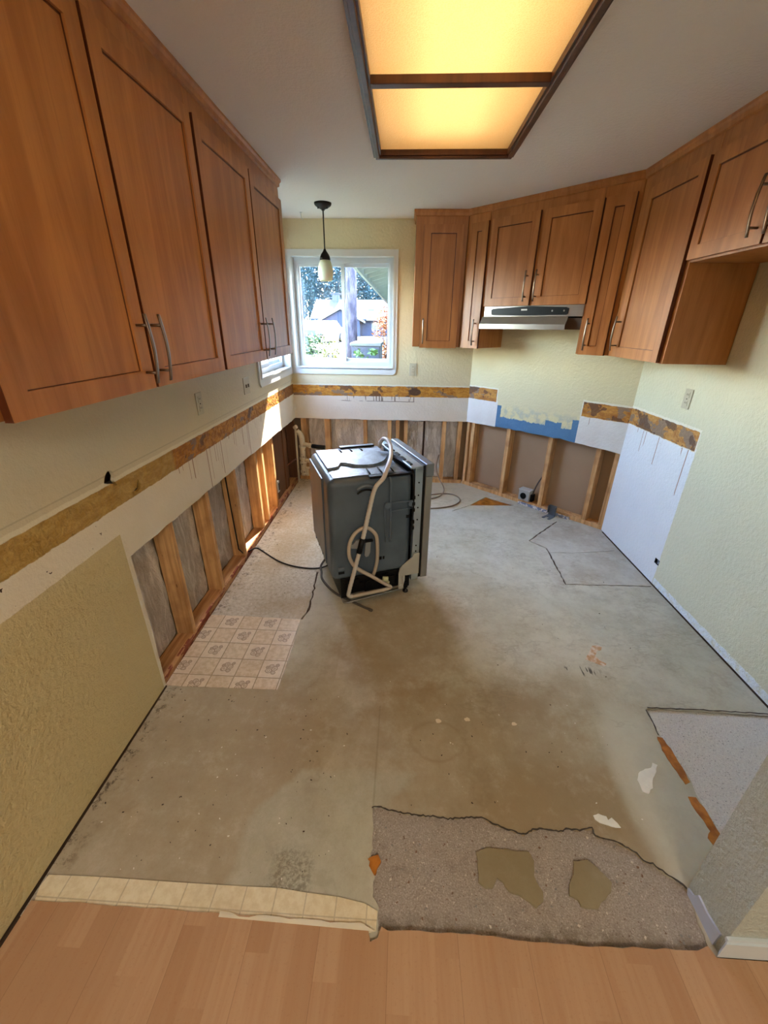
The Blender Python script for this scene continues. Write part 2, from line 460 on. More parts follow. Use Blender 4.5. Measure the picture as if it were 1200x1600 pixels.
def foils(parent, M, spans, mat=M_FOIL, z1=1.0):
    for a, c in spans:
        bb = B(); n = 10; grid = []
        for i in range(n+1):
            row = []
            for j in range(n*2+1):
                row.append(bb.v((a+(c-a)*i/n, .106+random.uniform(-.004, .005), .04+(z1-.04)*j/(n*2))))
            grid.append(row)
        for i in range(n):
            for j in range(n*2): bb.f([grid[i][j], grid[i+1][j], grid[i+1][j+1], grid[i][j+1]], True)
        obj('foil_insulation', bb, mat, parent, M, recalc=False)
foils(wall_left, ML, [(1.30, 1.728), (1.766, 2.14), (2.178, 2.568), (2.606, 3.02), (3.058, 3.175), (3.213, 3.46)])
b = B(); b.tube([(2.50, .05, 1.0), (2.505, .04, .5), (2.52, .035, .12), (2.57, .03, .06)], .0045); obj('wall_cable', b, M_BLACK, wall_left, ML)

# back wall
b = B()
win1 = [(.074, 1.21), (1.014, 1.21), (1.014, 2.155), (.074, 2.155)]
outer = jag((-.012, .69), (1.80, .685), 20, .003)+[(1.80, .685), (1.80, 2.45), (-.012, 2.45)]
b.sheet(outer, [win1], 0, .013, 'y')
wall_back = struct('wall_back', b, M_BACK, M=MB)
sheathing(wall_back, MB, -.2, 1.97, [win1])
studs(wall_back, MB, [(x0+1.144, x1+1.144) for x0, x1 in ((-1.094, -1.035), (-.84, -.785), (-.425, -.387), (-.166, -.126), (-.079, -.041), (.008, .046), (.412, .452), (.575, .615))])
b = B(); b.box(.0, 1.80, .013, .102, -.004, .038, .0015); obj('bottom_plate', b, M_STUD, wall_back, MB)
foils(wall_back, MB, [(.12, .30), (.36, .71), (.757, .975), (1.19, 1.30)], M_POLY)
foils(wall_back, MB, [(1.02, 1.06), (1.195, 1.555), (1.60, 1.72)], M_FOIL)
b = B(); b.tube([(1.365, .06, .04), (1.365, .06, 1.0)], .011); b.tube([(1.26, .05, .690), (1.34, .045, .676), (1.45, .05, .684), (1.55, .05, .680)], .006); obj('dark_pipe', b, plain('old_black_iron', (58, 36, 26), .6, .4), wall_back, MB)

# diagonal wall
b = B()
outer = jag((0, .688), (.33, .694), 5, .002)+jag((.34, .70), (1.12, .706), 14, .006)+jag((1.15, .70), (1.515, .685), 6, .004)+[(1.517, .68), (1.523, 2.45), (-.005, 2.45), (-.002, .69)]
b.sheet(outer, [], 0, .013, 'y')
wall_diag = struct('wall_back_right', b, M_DIAG, M=MD)
studs(wall_diag, MD, [(.004, .034), (.060, .100), (.474, .513), (.903, .943), (1.325, 1.363), (1.474, 1.512)])
b = B(); b.box(0, 1.512, .013, .102, -.004, .038, .0015); obj('bottom_plate', b, M_STUD, wall_diag, MD)
b = B(); b.box(-.05, 1.60, .104, .118, -.01, 2.6); obj('wallboard_back', b, M_KRAFT, wall_diag, MD)

# right wall
b = B()
rj = random.Random(5)
outer = [(.0, .008), (5.8, .008), (5.8, 2.45), (-.005, 2.45), (-.004, .69), (-.004, .5)]
b.sheet(outer, [[(.76, .148), (.81, .148), (.81, .186), (.76, .186)]], 0, .013, 'y')
wall_right = struct('wall_right', b, M_RIGHT, M=MR)
b = B(); b.box(-.1, 5.8, .10, .12, -.02, 2.6); obj('sheathing', b, M_KRAFT, wall_right, MR)

# stub wall with textured end on the right
b = B(); b.box(.93, 1.725, .585, .727, .0, 2.45)
stub = struct('wall_front_right', b, M_COL)
b = B(); b.prism([(.915, .572), (1.725, .572), (1.725, .5848), (.929, .5848)], .009, .082)
b.box(.919, 1.725, .5765, .5848, .082, .094)
struct('baseboard_front_right', b, plain('white_baseboard', (214, 224, 228), .35, var=.02))
b = B(); b.prism([(.60, .0), (.715, .0), (.722, .02), (.70, .028), (.69, .055), (.65, .052), (.60, .062)], .9235, .9295, 'x')
obj('corner_bead', b, plain('bare_corner_bead', (196, 206, 226), .5), stub)

# rear room behind the camera
b = B(); b.box(-1.2, 4.6, -3.75, -3.6, 0, 2.5); struct('wall_rear', b, plain('rear_paint', (214, 204, 172), .7))
b = B(); b.box(4.5, 4.6, -3.6, .55, 0, 2.5); struct('wall_front_left', b, plain('side_paint', (214, 204, 172), .7))
b = B(); b.box(1.86, 4.6, .585, .72, 0, 2.5); struct('wall_side', b, plain('side_paint_two', (214, 204, 172), .7))
b = B()
b.sheet([(-1.3, -3.7), (4.6, -3.7), (4.6, 4.5), (-1.3, 4.5)], [[(-.165, .82), (.50, .82), (.50, 2.76), (-.165, 2.76)]], 2.44, 2.47)
struct('ceiling', b, M_CEIL)

# ---------------------------------------------------------------- floor
FRONT = [(-0.073,0.911),(-0.048,0.917),(-0.001,0.904),(0.064,0.897),(0.121,0.894),(0.156,0.894),(0.201,0.888),(0.258,0.895),(0.32,0.901),(0.357,0.882),(0.409,0.865),(0.457,0.853),(0.493,0.871),(0.534,0.876),(0.598,0.869),(0.612,0.88),(0.656,0.878),(0.703,0.887),(0.704,0.863),(0.763,0.849),(0.815,0.824),(0.833,0.797),(0.86,0.79),(0.901,0.755),(0.932,0.73),(0.926,0.707),(0.915,0.636),(0.91,0.582),(.91,.575),(.45,.570),(-.03,.580),(-0.03,0.628),(-0.05,0.658),(-0.049,0.706),(-0.063,0.757),(-0.063,0.833)]
def rough_poly(p, amp, n, seed=1):
    r = random.Random(seed); out = []
    for i in range(len(p)):
        a = p[i]; c = p[(i+1) % len(p)]; d = math.hypot(c[0]-a[0], c[1]-a[1]); k = max(1, int(d/n))
        for j in range(k):
            t = j/k; out.append((a[0]+(c[0]-a[0])*t+r.uniform(-amp, amp), a[1]+(c[1]-a[1])*t+r.uniform(-amp, amp)))
    return out
TR = [(1.158,1.408),(1.153,1.366),(1.137,1.294),(1.146,1.256),(1.153,1.211),(1.154,1.142),(1.154,1.078),(1.144,1.026),(1.141,0.976),(1.142,0.923),(1.134,0.885),(1.10,.85),(1.07,.72),(1.75,.72),(1.75,1.40)]
ISL1 = [(0.285,0.791),(0.322,0.806),(0.407,0.804),(0.462,0.801),(0.472,0.777),(0.459,0.735),(0.476,0.697),(0.469,0.671),(0.444,0.656),(0.427,0.669),(0.4,0.686),(0.37,0.691),(0.36,0.716),(0.34,0.726),(0.324,0.697),(0.302,0.696),(0.281,0.712),(0.286,0.758)]
ISL2 = [(0.602,0.784),(0.648,0.789),(0.673,0.769),(0.704,0.731),(0.68,0.699),(0.649,0.681),(0.634,0.664),(0.584,0.666),(0.58,0.682),(0.557,0.694),(0.564,0.719),(0.59,0.747)]
def crack(pts, wd, seed=1, amp=.003, n=.03):
    r = random.Random(seed); P = []
    for a, c in zip(pts, pts[1:]):
        d = math.hypot(c[0]-a[0], c[1]-a[1]); k = max(1, int(d/n))
        for j in range(k): P.append((a[0]+(c[0]-a[0])*j/k, a[1]+(c[1]-a[1])*j/k))
    P.append(pts[-1]); L = []; Rr = []
    for i, p in enumerate(P):
        a = P[max(i-1, 0)]; c = P[min(i+1, len(P)-1)]; dx, dy = c[0]-a[0], c[1]-a[1]; l = math.hypot(dx, dy) or 1
        nx, ny = -dy/l, dx/l; w0 = wd*r.uniform(.5, 1.1); o = r.uniform(-amp, amp)
        L.append((p[0]+nx*(w0/2+o), p[1]+ny*(w0/2+o))); Rr.append((p[0]-nx*(w0/2-o), p[1]-ny*(w0/2-o)))
    return L+Rr[::-1]
g = G('rough_slab', .85, spec=.2)
sp = g.noise(210, 4, .75); sp2 = g.vor(70); big = g.noise(3, 4)
c = g.mix(big, (166, 154, 142), (186, 176, 164))
c = g.mix(sp.sm(.5, .66)*.6, c, (224, 216, 206)); c = g.mix(g.noise(95, 2, .6, seed=23).sm(.66, .69)*.8, c, (226, 220, 208)); c = g.mix(g.noise(80, 2, .6, seed=24).sm(.68, .70)*.8, c, (120, 92, 74)); c = g.mix(sp.sm(.44, .34)*.55, c, (120, 104, 92)); c = g.mix(g.noise(14, 5, .75, seed=21).sm(.5, .68)*.35, c, (128, 112, 96))
c = g.mix(sp2.sm(.14, .1)*.55, c, (120, 96, 80))
tr = g.x.sm(1.03, 1.06)*g.y.gt(.7)*g.x.gt(.5)
c2 = g.mix(g.noise(240, 3, .7).sm(.35, .65), (222, 216, 208), (242, 238, 230)); c2 = g.mix(g.noise(150, 2).sm(.64, .68)*.7, c2, (110, 100, 92))
c = g.mix(tr, c, c2)
c = g.mix(g.y.sm(.64, .58)*g.noise(18, 3).sm(.4, .55)*.6, c, (110, 96, 72))
dark = (1-g.box(g.x, g.y, -.09, .96, .5, .94, .001))*(1-g.box(g.x, g.y, 1.05, 1.8, .7, 1.44, .001))
c = g.mix(dark, c, (84, 66, 50))
g.color(c); g.bump(sp, .7, .006)
b = B(); b.box(-1.45, 5, -3.8, 4.65, -.12, -.006)
floor_ = struct('floor', b, g.m)

g = G('skim_concrete', .72, spec=.3)
W1 = (g.noise(3.2, 6, .68, seed=1)-.5)*2.6; W2 = (g.noise(7, 6, .7, seed=2)-.5)*1.6
n1 = g.noise(1.3, 5, .6); n2 = g.noise(5, 6, .7, seed=4); n3 = g.noise(60, 3, .6)
c = g.mix(n1.sm(.3, .7), (188, 184, 162), (212, 208, 190))
c = g.mix(n2.sm(.5, .72)*.35, c, (150, 142, 122))
left = g.x.sm(.05, -.45)*g.y.lt(3)
c = g.mix(g.blob(-.72, 1.05, .48, .55, W1*.35, .3)*.7, c, (162, 142, 108))
c = g.mix(g.blob(-.25, 1.30, .35, .40, W1*.6, .3)*.4, c, (158, 136, 102))
c = g.mix(g.blob(.05, 1.85, .36, .42, W1*.8, .35)*.6, c, (150, 126, 92))  # brown blobs: floor stains that also paint in part of the dishwasher's shadow
c = g.mix(g.blob(.42, 1.12, .52, .42, W1*.5, .3)*.6, c, (148, 124, 86))
c = g.mix(g.blob(.62, .84, .36, .30, W1*.6, .3)*.5, c, (146, 120, 80))
c = g.mix(g.blob(.78, 1.45, .25, .16, W1, .5)*.5, c, (150, 130, 96))
ring = g.blob(.18, 1.19, .12, .09, W2*.45, .10)*(1-g.blob(.18, 1.19, .11, .08, W2*.45, .10))
c = g.mix(ring*.3, c, (130, 108, 76))
lp = g.box(g.x+W2*.06+g.y.sm(.85, 1.05)*-.14, g.y+W2*.05, -.50, -.068, .55, 1.04, .02)
c = g.mix(lp*.6, c, (186, 184, 164))
c = g.mix(((g.noise(1.6, 5, .7, seed=31)-.5).ab().sm(.02, .004))*g.noise(4, 2, seed=32).sm(.45, .6)*.14, c, (120, 100, 72))
c = g.mix(g.noise(2.1, 5, .7, seed=33).sm(.5, .7)*g.y.gt(1.5)*g.x.gt(-.3)*.4, c, (222, 218, 208))
c = g.mix((g.x+.068).ab().sm(.006, .001)*g.box(g.x, g.y, -.2, .1, .9, 1.35)*.3, c, (120, 110, 80))
rs = g.box(g.x+W2*.05, g.y+W2*.05, -.385, -.25, .62, .765, .03)
c = g.mix(rs*g.noise(80, 5, .8, seed=41).sm(.40, .6)*.7, c, (112, 106, 90))
mott = g.noise(9, 7, .78, seed=42)
c = g.mix(mott.sm(.42, .72)*.35, c, (146, 126, 96)); c = g.mix(mott.sm(.5, .28)*.3, c, (216, 208, 190))
c = g.mix(g.noise(110, 4, .8, seed=43).sm(.55, .75)*.3, c, (120, 104, 80))
c = g.mix(g.blob(1.0, 1.02, .13, .42, W1*.25, .25)*.6, c, (204, 200, 180))
isl = g.box(g.x, g.y, .26, .50, .64, .82, .01).mx(g.box(g.x, g.y, .54, .72, .65, .80, .01))
c = g.mix(isl*.6, c, (136, 124, 92))
# rough lighter strip under the removed cabinets
rst = g.x.sm(-.555, -.565)*g.y.sm(1.92, 1.94)
spk = g.noise(45, 5, .75, seed=7)
cr = g.mix(spk.sm(.3, .66), (178, 166, 142), (214, 206, 190)); cr = g.mix(g.noise(2.5, 4, seed=9).sm(.45, .65)*.6, cr, (172, 150, 112))
c = g.mix(rst, c, cr)
# strip at the back under the window
c = g.mix(g.y.sm(3.55, 3.7)*g.x.lt(.9)*.6, c, (206, 188, 152))
# warmer spill spots and specks
c = g.mix(g.noise(2.3, 5, .7, seed=12).sm(.58, .70)*g.noise(9, 3, seed=13).sm(.4, .65)*.22, c, (120, 98, 68))
c = g.mix(g.noise(48, 2, .5, seed=14).sm(.755, .775)*.8, c, (84, 68, 50))
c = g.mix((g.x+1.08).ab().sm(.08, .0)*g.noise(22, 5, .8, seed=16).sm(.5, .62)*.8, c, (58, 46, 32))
pad = g.box(g.x+(g.y-2.9).mx(0)*-.25, g.y, 1.06, 1.75, 2.40, 3.4, .004)
c = g.mix(pad*.5, c, (212, 206, 194)); c = g.mix(pad*g.noise(3, 6, .75, seed=17).sm(.42, .62)*.45, c, (160, 142, 116))
wl = (g.noise(1.8, 5, .7, vec=g.vec(g.x, g.y*2.2, 0.0), seed=51)-.5).ab().sm(.018, .004)*g.noise(3, 3, seed=52).sm(.42, .55)*g.x.gt(.2)*g.y.gt(1.3)
c = g.mix(wl*.2, c, (128, 116, 92))
scr = g.noise(1, 2, .5, vec=g.vec(g.x*70, g.y*12, 0.0), seed=3).sm(.56, .60)*g.blob(.93, 1.62, .10, .03, None, .4)
c = g.mix(scr*.9, c, (70, 66, 62))
g.color(c); g.bump(n2*.5+n3*.15+spk*rst*.8, .25, .006)
M_SKIM = g.m
holes = [rough_poly(FRONT, .0035, .012, 2), rough_poly(TR, .003, .03, 4),
         crack([(1.405, 3.405), (1.055, 3.022), (1.16, 2.903), (1.14, 2.404), (1.713, 2.415)], .014, 3, .003),
         crack([(1.164, 2.834), (1.35, 2.84), (1.683, 2.896)], .007, 4, .002),
         crack([(.487, 3.567), (.664, 3.711)], .010, 5, .002), rough_poly([(.664, 3.715), (.864, 3.945), (1.11, 3.743)], .002, .04, 6),
         crack([(-.565, 1.93), (-.548, 2.05), (-.562, 2.28), (-.575, 2.45)], .016, 8, .006)]
b = B()
b.sheet([(-1.086, .555), (-1.100, 1.40), (-1.112, 1.42), (-1.15, 4.40), (.69, 4.40), (1.80, 3.29), (1.724, 3.23), (1.724, .56)], holes, -.006, .001)
for isl, sd in ((ISL1, 11), (ISL2, 12)): b.sheet(rough_poly(isl, .002, .012, sd), [], -.006, .001)
obj('concrete_skim', b, M_SKIM, floor_)
M_EDGE = plain('dark_broken_edge', (74, 66, 58), .8)
b = B(); b.sheet(crack(FRONT[:25], .0055, 9, .0025, .008), [], .0006, .0024); b.sheet(crack([(1.165, 1.412), (1.40, 1.414), (1.70, 1.41)], .006, 10, .002, .02), [], .0006, .0024); b.sheet(crack([(1.152, 1.40), (1.148, 1.33), (1.137, 1.27)], .006, 11, .002, .02), [], .0006, .0024); obj('broken_edge', b, M_EDGE, floor_)
M_GLUE = (lambda g: (g.color(g.mix(g.noise(25, 4).sm(.3, .7), (150, 84, 16), (196, 122, 34))), g.bump(g.noise(60, 3), .4, .004)) and g.m)(G('amber_floor_glue', .5))
b = B()
for P in ([(1.127,1.26),(1.146,1.256),(1.153,1.211),(1.154,1.142),(1.149,1.071),(1.126,1.058),(1.121,1.1),(1.118,1.149),(1.115,1.2)],
          [(1.106,1.013),(1.134,1.011),(1.141,0.976),(1.142,0.923),(1.14,0.892),(1.117,0.86),(1.096,0.854),(1.088,0.876),(1.113,0.899),(1.109,0.947),(1.104,0.974)]):
    b.sheet(rough_poly(P, .002, .012, 5), [], .0008, .0028)
b.sheet(rough_poly([(-.075, .75), (-.045, .765), (-.03, .75), (-.04, .725), (-.052, .712), (-.062, .728)], .004, .008, 5), [], -.006, .003)
b.sheet([(.67, 3.725), (.864, 3.938), (1.08, 3.748)], [], -.0062, -.0022)
obj('glue_residue', b, M_GLUE, floor_)

# laminate
g = G('beech_laminate', .38, spec=.4)
col_ = g.x/.066; ci = col_.flr(); off = (ci*.37).fr()
row = (g.y/.42+off*1.0); ri = row.flr()
hsh = g.noise(1, 0, vec=g.vec(ci*3.7+.5, ri*5.3+.5, 0.0))
gr = g.noise(1, 4, .6, vec=g.vec(g.x*55+hsh*40, g.y*3, 0.0), dist=.5)
c = g.mix(hsh.sm(.3, .7), (184, 144, 108), (196, 158, 122))
c = g.mix(gr.sm(.35, .75)*.35, c, (172, 122, 84))
c = g.mix(g.noise(140, 2).sm(.6, .7)*.15, c, (150, 96, 60))
seam = ((g.x/.198).fr()-.5).ab().sm(.494, .4995)*.5
g.color(g.mix(seam, c, (110, 72, 44)))
rj = random.Random(9)
edge = [(.905, .594)]+[(x, .579+.0035*math.sin(x*9)+rj.uniform(-.0025, .0025)) for x in [.90-.03*i for i in range(1, 31)]]+[(-.02, .586), (-.03, .560), (-.05, .552), (-.06, .585)]+[(x, .590+rj.uniform(-.002, .002)) for x in [-.08-.05*i for i in range(20)]]+[(-1.078, .588)]
b = B(); b.sheet([(-1.055, -3.6), (4.5, -3.6), (4.5, .57), (.914, .57)]+edge, [], .001, .009)
lam = struct('floor_laminate', b, g.m)

# vinyl remnants
def vinyl(name, x0, y0, size, cream):
    g = G(name, .45)
    u = (g.x-x0)/size; v = (g.y-y0)/size
    fu, fv = u.fr(), v.fr()
    ch = ((u.flr()+v.flr())*.5).fr().gt(.25)
    base = g.mix(g.noise(40, 4, .7).sm(.35, .65), (206, 184, 150) if not cream else (226, 210, 172), (226, 208, 180) if not cream else (238, 226, 194))
    if not cream: base = g.mix(ch*.5, base, (232, 218, 196))
    ln = ((fu-.5).ab().sm(.472, .488)).mx((fv-.5).ab().sm(.472, .488))
    c = g.mix(ln*(.75 if not cream else .35), base, (132, 110, 72))
    if not cream:
        fl_ = None
        for cx, cy, r in ((.38, .4, .13), (.62, .52, .12), (.45, .66, .10), (.6, .3, .09), (.7, .72, .07), (.3, .58, .07)):
            d = ((fu-cx)*(fu-cx)+(fv-cy)*(fv-cy)).sq()+(g.noise(60, 2)-.5)*.08
            k = (d-r).ab().sm(.032, .012).mx((d-r*.4).ab().sm(.02, .008))
            fl_ = k if fl_ is None else fl_.mx(k)
        c = g.mix(fl_*ch*.7, c, (134, 106, 78))
    c = g.mix(g.noise(3, 4, seed=3).sm(.5, .7)*.3, c, (170, 140, 96))
    g.color(c); return g.m
b = B()
P = [(-1.112, 1.405), (-.80, 1.408), (-.566, 1.412), (-.564, 1.55), (-.567, 1.75), (-.575, 1.925), (-.70, 1.93), (-.90, 1.935), (-1.118, 1.935)]
b.sheet(rough_poly(P, .0015, .03, 8), [], .0012, .0035)
tag(obj('vinyl_flooring', b, vinyl('floral_tile_vinyl', -1.145, 1.365, .1145, False)), 'beige floral tile-pattern vinyl patch left beside the open left wall', 'flooring')
STRIP = [(-1.065,.576),(-1.074,.6),(-1.083,.625),(-1.078,.654),(-.928,.657),(-.772,.657),(-.618,.657),(-.456,.658),(-.345,.66),(-.253,.653),(-.153,.648),(-.073,.637),(-.034,.621),(-.035,.590),(-.035,.578),(-.1,.56),(-.5,.56),(-.9,.56)]
b = B(); b.sheet(STRIP, [], .0012, .005)
vs = obj('vinyl_flooring', b, vinyl('cream_tile_vinyl', -1.1, .60, .094, True)); tag(vs, 'long cream vinyl strip left along the edge of the wood laminate', 'flooring')
b = B()
rj = random.Random(2)
Q = [(x, .588+rj.uniform(-.004, .006)) for x in [-.50+.03*i for i in range(15)]]
b.sheet([(-.50, .581), (-.04, .574)]+[(q[0], q[1]) for q in Q[::-1]], [], .0055, .0105)
obj('torn_backing', b, plain('torn_white_backing', (232, 222, 196), .8), vs)

# ---------------------------------------------------------------- ceiling light
ol = thing('ceiling_light', 'amber ceiling light box in a dark wood frame', 'light', T(.17, 1.8, 2.44))
M_FRAME = cab_wood('dark_walnut_frame', (72, 38, 18), (98, 54, 26))
FX0, FX1, FY0, FY1 = -.203, .540, .78, 2.80
b = B()
def molding(b, x0, x1, y0, y1, wd, z0=2.402, z1=2.4395):
    for a in ((x0, x1, y0, y0+wd), (x0, x1, y1-wd, y1), (x0, x0+wd, y0+wd, y1-wd), (x1-wd, x1, y0+wd, y1-wd)):
        b.box(a[0], a[1], a[2], a[3], z0+.012, z1)
    i = .012
    for a in ((x0+i, x1-i, y0+i, y0+wd-.008), (x0+i, x1-i, y1-wd+.008, y1-i), (x0+i, x0+wd-.008, y0+wd-.008, y1-wd+.008), (x1-wd+.008, x1-i, y0+wd-.008, y1-wd+.008)):
        b.box(a[0], a[1], a[2], a[3], z0, z0+.013, .003)
molding(b, FX0, FX1, FY0, FY1, .042)
obj('frame', b, M_FRAME, ol)
for y in (2.055, 1.36):
    b = B(); b.box(FX0+.042, FX1-.042, y-.019, y+.019, 2.408, 2.436, .003); obj('divider', b, M_FRAME, ol)
g = G('amber_diffuser', .3)
nt = g.nt; tl = nt.nodes.new('ShaderNodeBsdfTranslucent'); gl = nt.nodes.new('ShaderNodeBsdfDiffuse'); mx = nt.nodes.new('ShaderNodeMixShader'); mx2 = nt.nodes.new('ShaderNodeMixShader')
ca = g.mix(g.vor(190).sm(.2, .5), (250, 206, 146), (252, 214, 158))
nt.links.new(ca, tl.inputs[0]); nt.links.new(ca, gl.inputs[0]); mx.inputs[0].default_value = .25
nt.links.new(tl.outputs[0], mx.inputs[1]); nt.links.new(gl.outputs[0], mx.inputs[2])
gg = nt.nodes.new('ShaderNodeBsdfGlossy'); gg.inputs['Roughness'].default_value = .25; mx2.inputs[0].default_value = .06
nt.links.new(mx.outputs[0], mx2.inputs[1]); nt.links.new(gg.outputs[0], mx2.inputs[2])
bp_ = nt.nodes.new('ShaderNodeBump'); bp_.inputs['Strength'].default_value = .5; bp_.inputs['Distance'].default_value = .002
nt.links.new(g.vor(190).k, bp_.inputs['Height'])
nt.links.new(bp_.outputs[0], tl.inputs['Normal']); nt.links.new(bp_.outputs[0], gg.inputs['Normal'])
nt.links.new(mx2.outputs[0], nt.nodes['Material Output'].inputs[0])
for y0, y1 in ((FY0+.03, 1.35), (1.37, 2.045), (2.065, FY1-.03)):
    b = B(); vs_ = [b.v(p) for p in ((FX0+.03, y0, 2.438), (FX1-.03, y0, 2.438), (FX1-.03, y1, 2.438), (FX0+.03, y1, 2.438))]; b.f(vs_); obj('diffuser', b, g.m, ol)
b = B()
b.box(-.185, -.165, .80, 2.78, 2.441, 2.60); b.box(.50, .52, .80, 2.78, 2.441, 2.60); b.box(-.185, .52, .79, .81, 2.441, 2.60); b.box(-.185, .52, 2.765, 2.785, 2.441, 2.60); b.box(-.185, .52, .79, 2.785, 2.60, 2.62)
obj('housing', b, plain('white_enamel', (232, 226, 214), .6), ol)
g = G('fluorescent_tube'); em = g.nt.nodes.new('ShaderNodeEmission'); em.inputs[0].default_value = (1, .86, .62, 1); em.inputs[1].default_value = TUBE
g.nt.links.new(em.outputs[0], g.nt.nodes['Material Output'].inputs[0]); M_TUBE = g.m
for x in (.075, .265):
    b = B(); b.tube([(x, .95, 2.555), (x, 2.62, 2.555)], .014, 12); obj('fluorescent_tube', b, M_TUBE, ol)

# ---------------------------------------------------------------- pendant
pd = thing('pendant_lamp', 'small pendant lamp with frosted glass shade hanging before the window', 'lamp', T(-.667, 3.81, 2.44))
PX, PY = -.667, 3.81
b = B(); b.lathe([(.066, 0), (.066, -.008), (.060, -.018), (.038, -.032), (.014, -.042), (.010, -.05)], (PX, PY, 2.4395)); b.lathe([(.004, -.02), (.005, -.038), (.002, -.042)], (PX-.035, PY-.02, 2.4395), 8); b.lathe([(.004, -.02), (.005, -.038), (.002, -.042)], (PX+.035, PY-.02, 2.4395), 8); obj('canopy', b, M_BRONZE, pd)
b = B(); b.tube([(PX, PY, 2.395), (PX, PY, 2.125)], .005); obj('rod', b, M_BRONZE, pd)
b = B(); b.lathe([(.008, 2.14), (.014, 2.125), (.030, 2.105), (.040, 2.085), (.043, 2.063), (.040, 2.063)], (PX, PY, 0)); obj('cap', b, M_BRONZE, pd)
b = B(); pr = [(.038, 2.066), (.050, 2.04), (.060, 2.005), (.062, 1.975), (.058, 1.945), (.050, 1.918)]
b.lathe(pr+[(r-.003, z) for r, z in pr[::-1]], (PX, PY, 0))
g = G('frosted_glass_shade', .4); g.color((232, 230, 208)); g.b.inputs['Transmission Weight'].default_value = 0
g.b.inputs['Subsurface Weight'].default_value = .3
g.b.inputs['Emission Color'].default_value = (0, 0, 0, 1)
obj('lamp_shade', b, g.m, pd)
b = B(); b.tube([(-.905, 4.10, 2.4395), (-.905, 4.10, 2.40), (-.895, 4.10, 2.390), (-.885, 4.10, 2.397)], .0025, 6); b.lathe([(.010, 0), (.010, -.003), (.004, -.004)], (-.905, 4.10, 2.4395), 10)
tag(obj('ceiling_hook', b, M_WHITE), 'small white screw hook in the ceiling beside the pendant lamp', 'hook')

# ---------------------------------------------------------------- windows
g = G('window_glass', .02); nt = g.nt
tr_ = nt.nodes.new('ShaderNodeBsdfTransparent'); gs = nt.nodes.new('ShaderNodeBsdfGlossy'); gs.inputs['Roughness'].default_value = .02
mxs = nt.nodes.new('ShaderNodeMixShader'); mxs.inputs[0].default_value = .06
nt.links.new(tr_.outputs[0], mxs.inputs[1]); nt.links.new(gs.outputs[0], mxs.inputs[2]); nt.links.new(mxs.outputs[0], nt.nodes['Material Output'].inputs[0])
M_GLASS = g.m
def ring(b, u0, u1, v0, v1, wd, y0, y1, clip=None):
    b.sheet([(u0, v0), (u1, v0), (u1, v1), (u0, v1)] if not clip else clip, [[(u0+wd, v0+wd), (u1-wd, v0+wd), (u1-wd, v1-wd), (u0+wd, v1-wd)]], y0, y1, 'y')
def window(name, M, u0, u1, v0, v1, o, mid, panes, clip=None):
    t = bpy.data.objects.new(name, None); C.objects.link(t); t['kind'] = 'structure'; WM[t.name] = M; t.matrix_basis = M
    b = B(); O = clip or [(o[0], o[2]), (o[1], o[2]), (o[1], o[3]), (o[0], o[3])]
    b.sheet(O, [[(u0, v0), (u1, v0), (u1, v1), (u0, v1)]], -.014, -.0005, 'y')
    ring(b, u0-.012, u1+.012, v0-.012, v1+.012, .012, -.020, -.014); obj('casing', b, M_WHITE, t, M)
    b = B()
    b.box(u0, u1, -.014, .118, v0-.02, v0+.001); b.box(u0, u1, -.002, .118, v1-.001, v1+.02); b.box(u0-.02, u0+.001, -.002, .118, v0, v1); b.box(u1-.001, u1+.02, -.002, .118, v0, v1)
    obj('jamb', b, M_WHITE, t, M)
    b = B(); ring(b, u0+.001, u1-.001, v0+.001, v1-.001, .045, .062, .112); ring(b, u0+.03, u1-.03, v0+.03, v1-.03, .018, .052, .062); obj('window_frame', b, M_VINYL, t, M)
    for a, c, yy in panes:
        b = B(); ring(b, a, c, v0+.046, v1-.046, .028, yy-.012, yy+.012); sh = obj('sash', b, M_VINYL, t, M)
        b = B(); b.box(a+.027, c-.027, yy-.002, yy+.002, v0+.073, v1-.073); obj('pane', b, M_GLASS, sh, M)
    return t
window('window_1', MB, .074, 1.014, 1.21, 2.155, (.024, 1.054, 1.14, 2.21), .54, [(.118, .554), ][0:0]+[(.105, .548, .075), (.520, .986, .100)],
       clip=[(.005, 1.14), (1.024, 1.14), (1.054, 1.17), (1.054, 2.21), (.005, 2.21)])
window('window_2', ML, 3.31, 4.225, 1.21, 2.15, (3.255, 4.28, 1.14, 2.20), 3.77, [(3.341, 3.79, .075), (3.76, 4.20, .100)], clip=[(3.285, 1.14), (4.30, 1.14), (4.30, 2.20), (3.255, 2.20), (3.255, 1.17)])

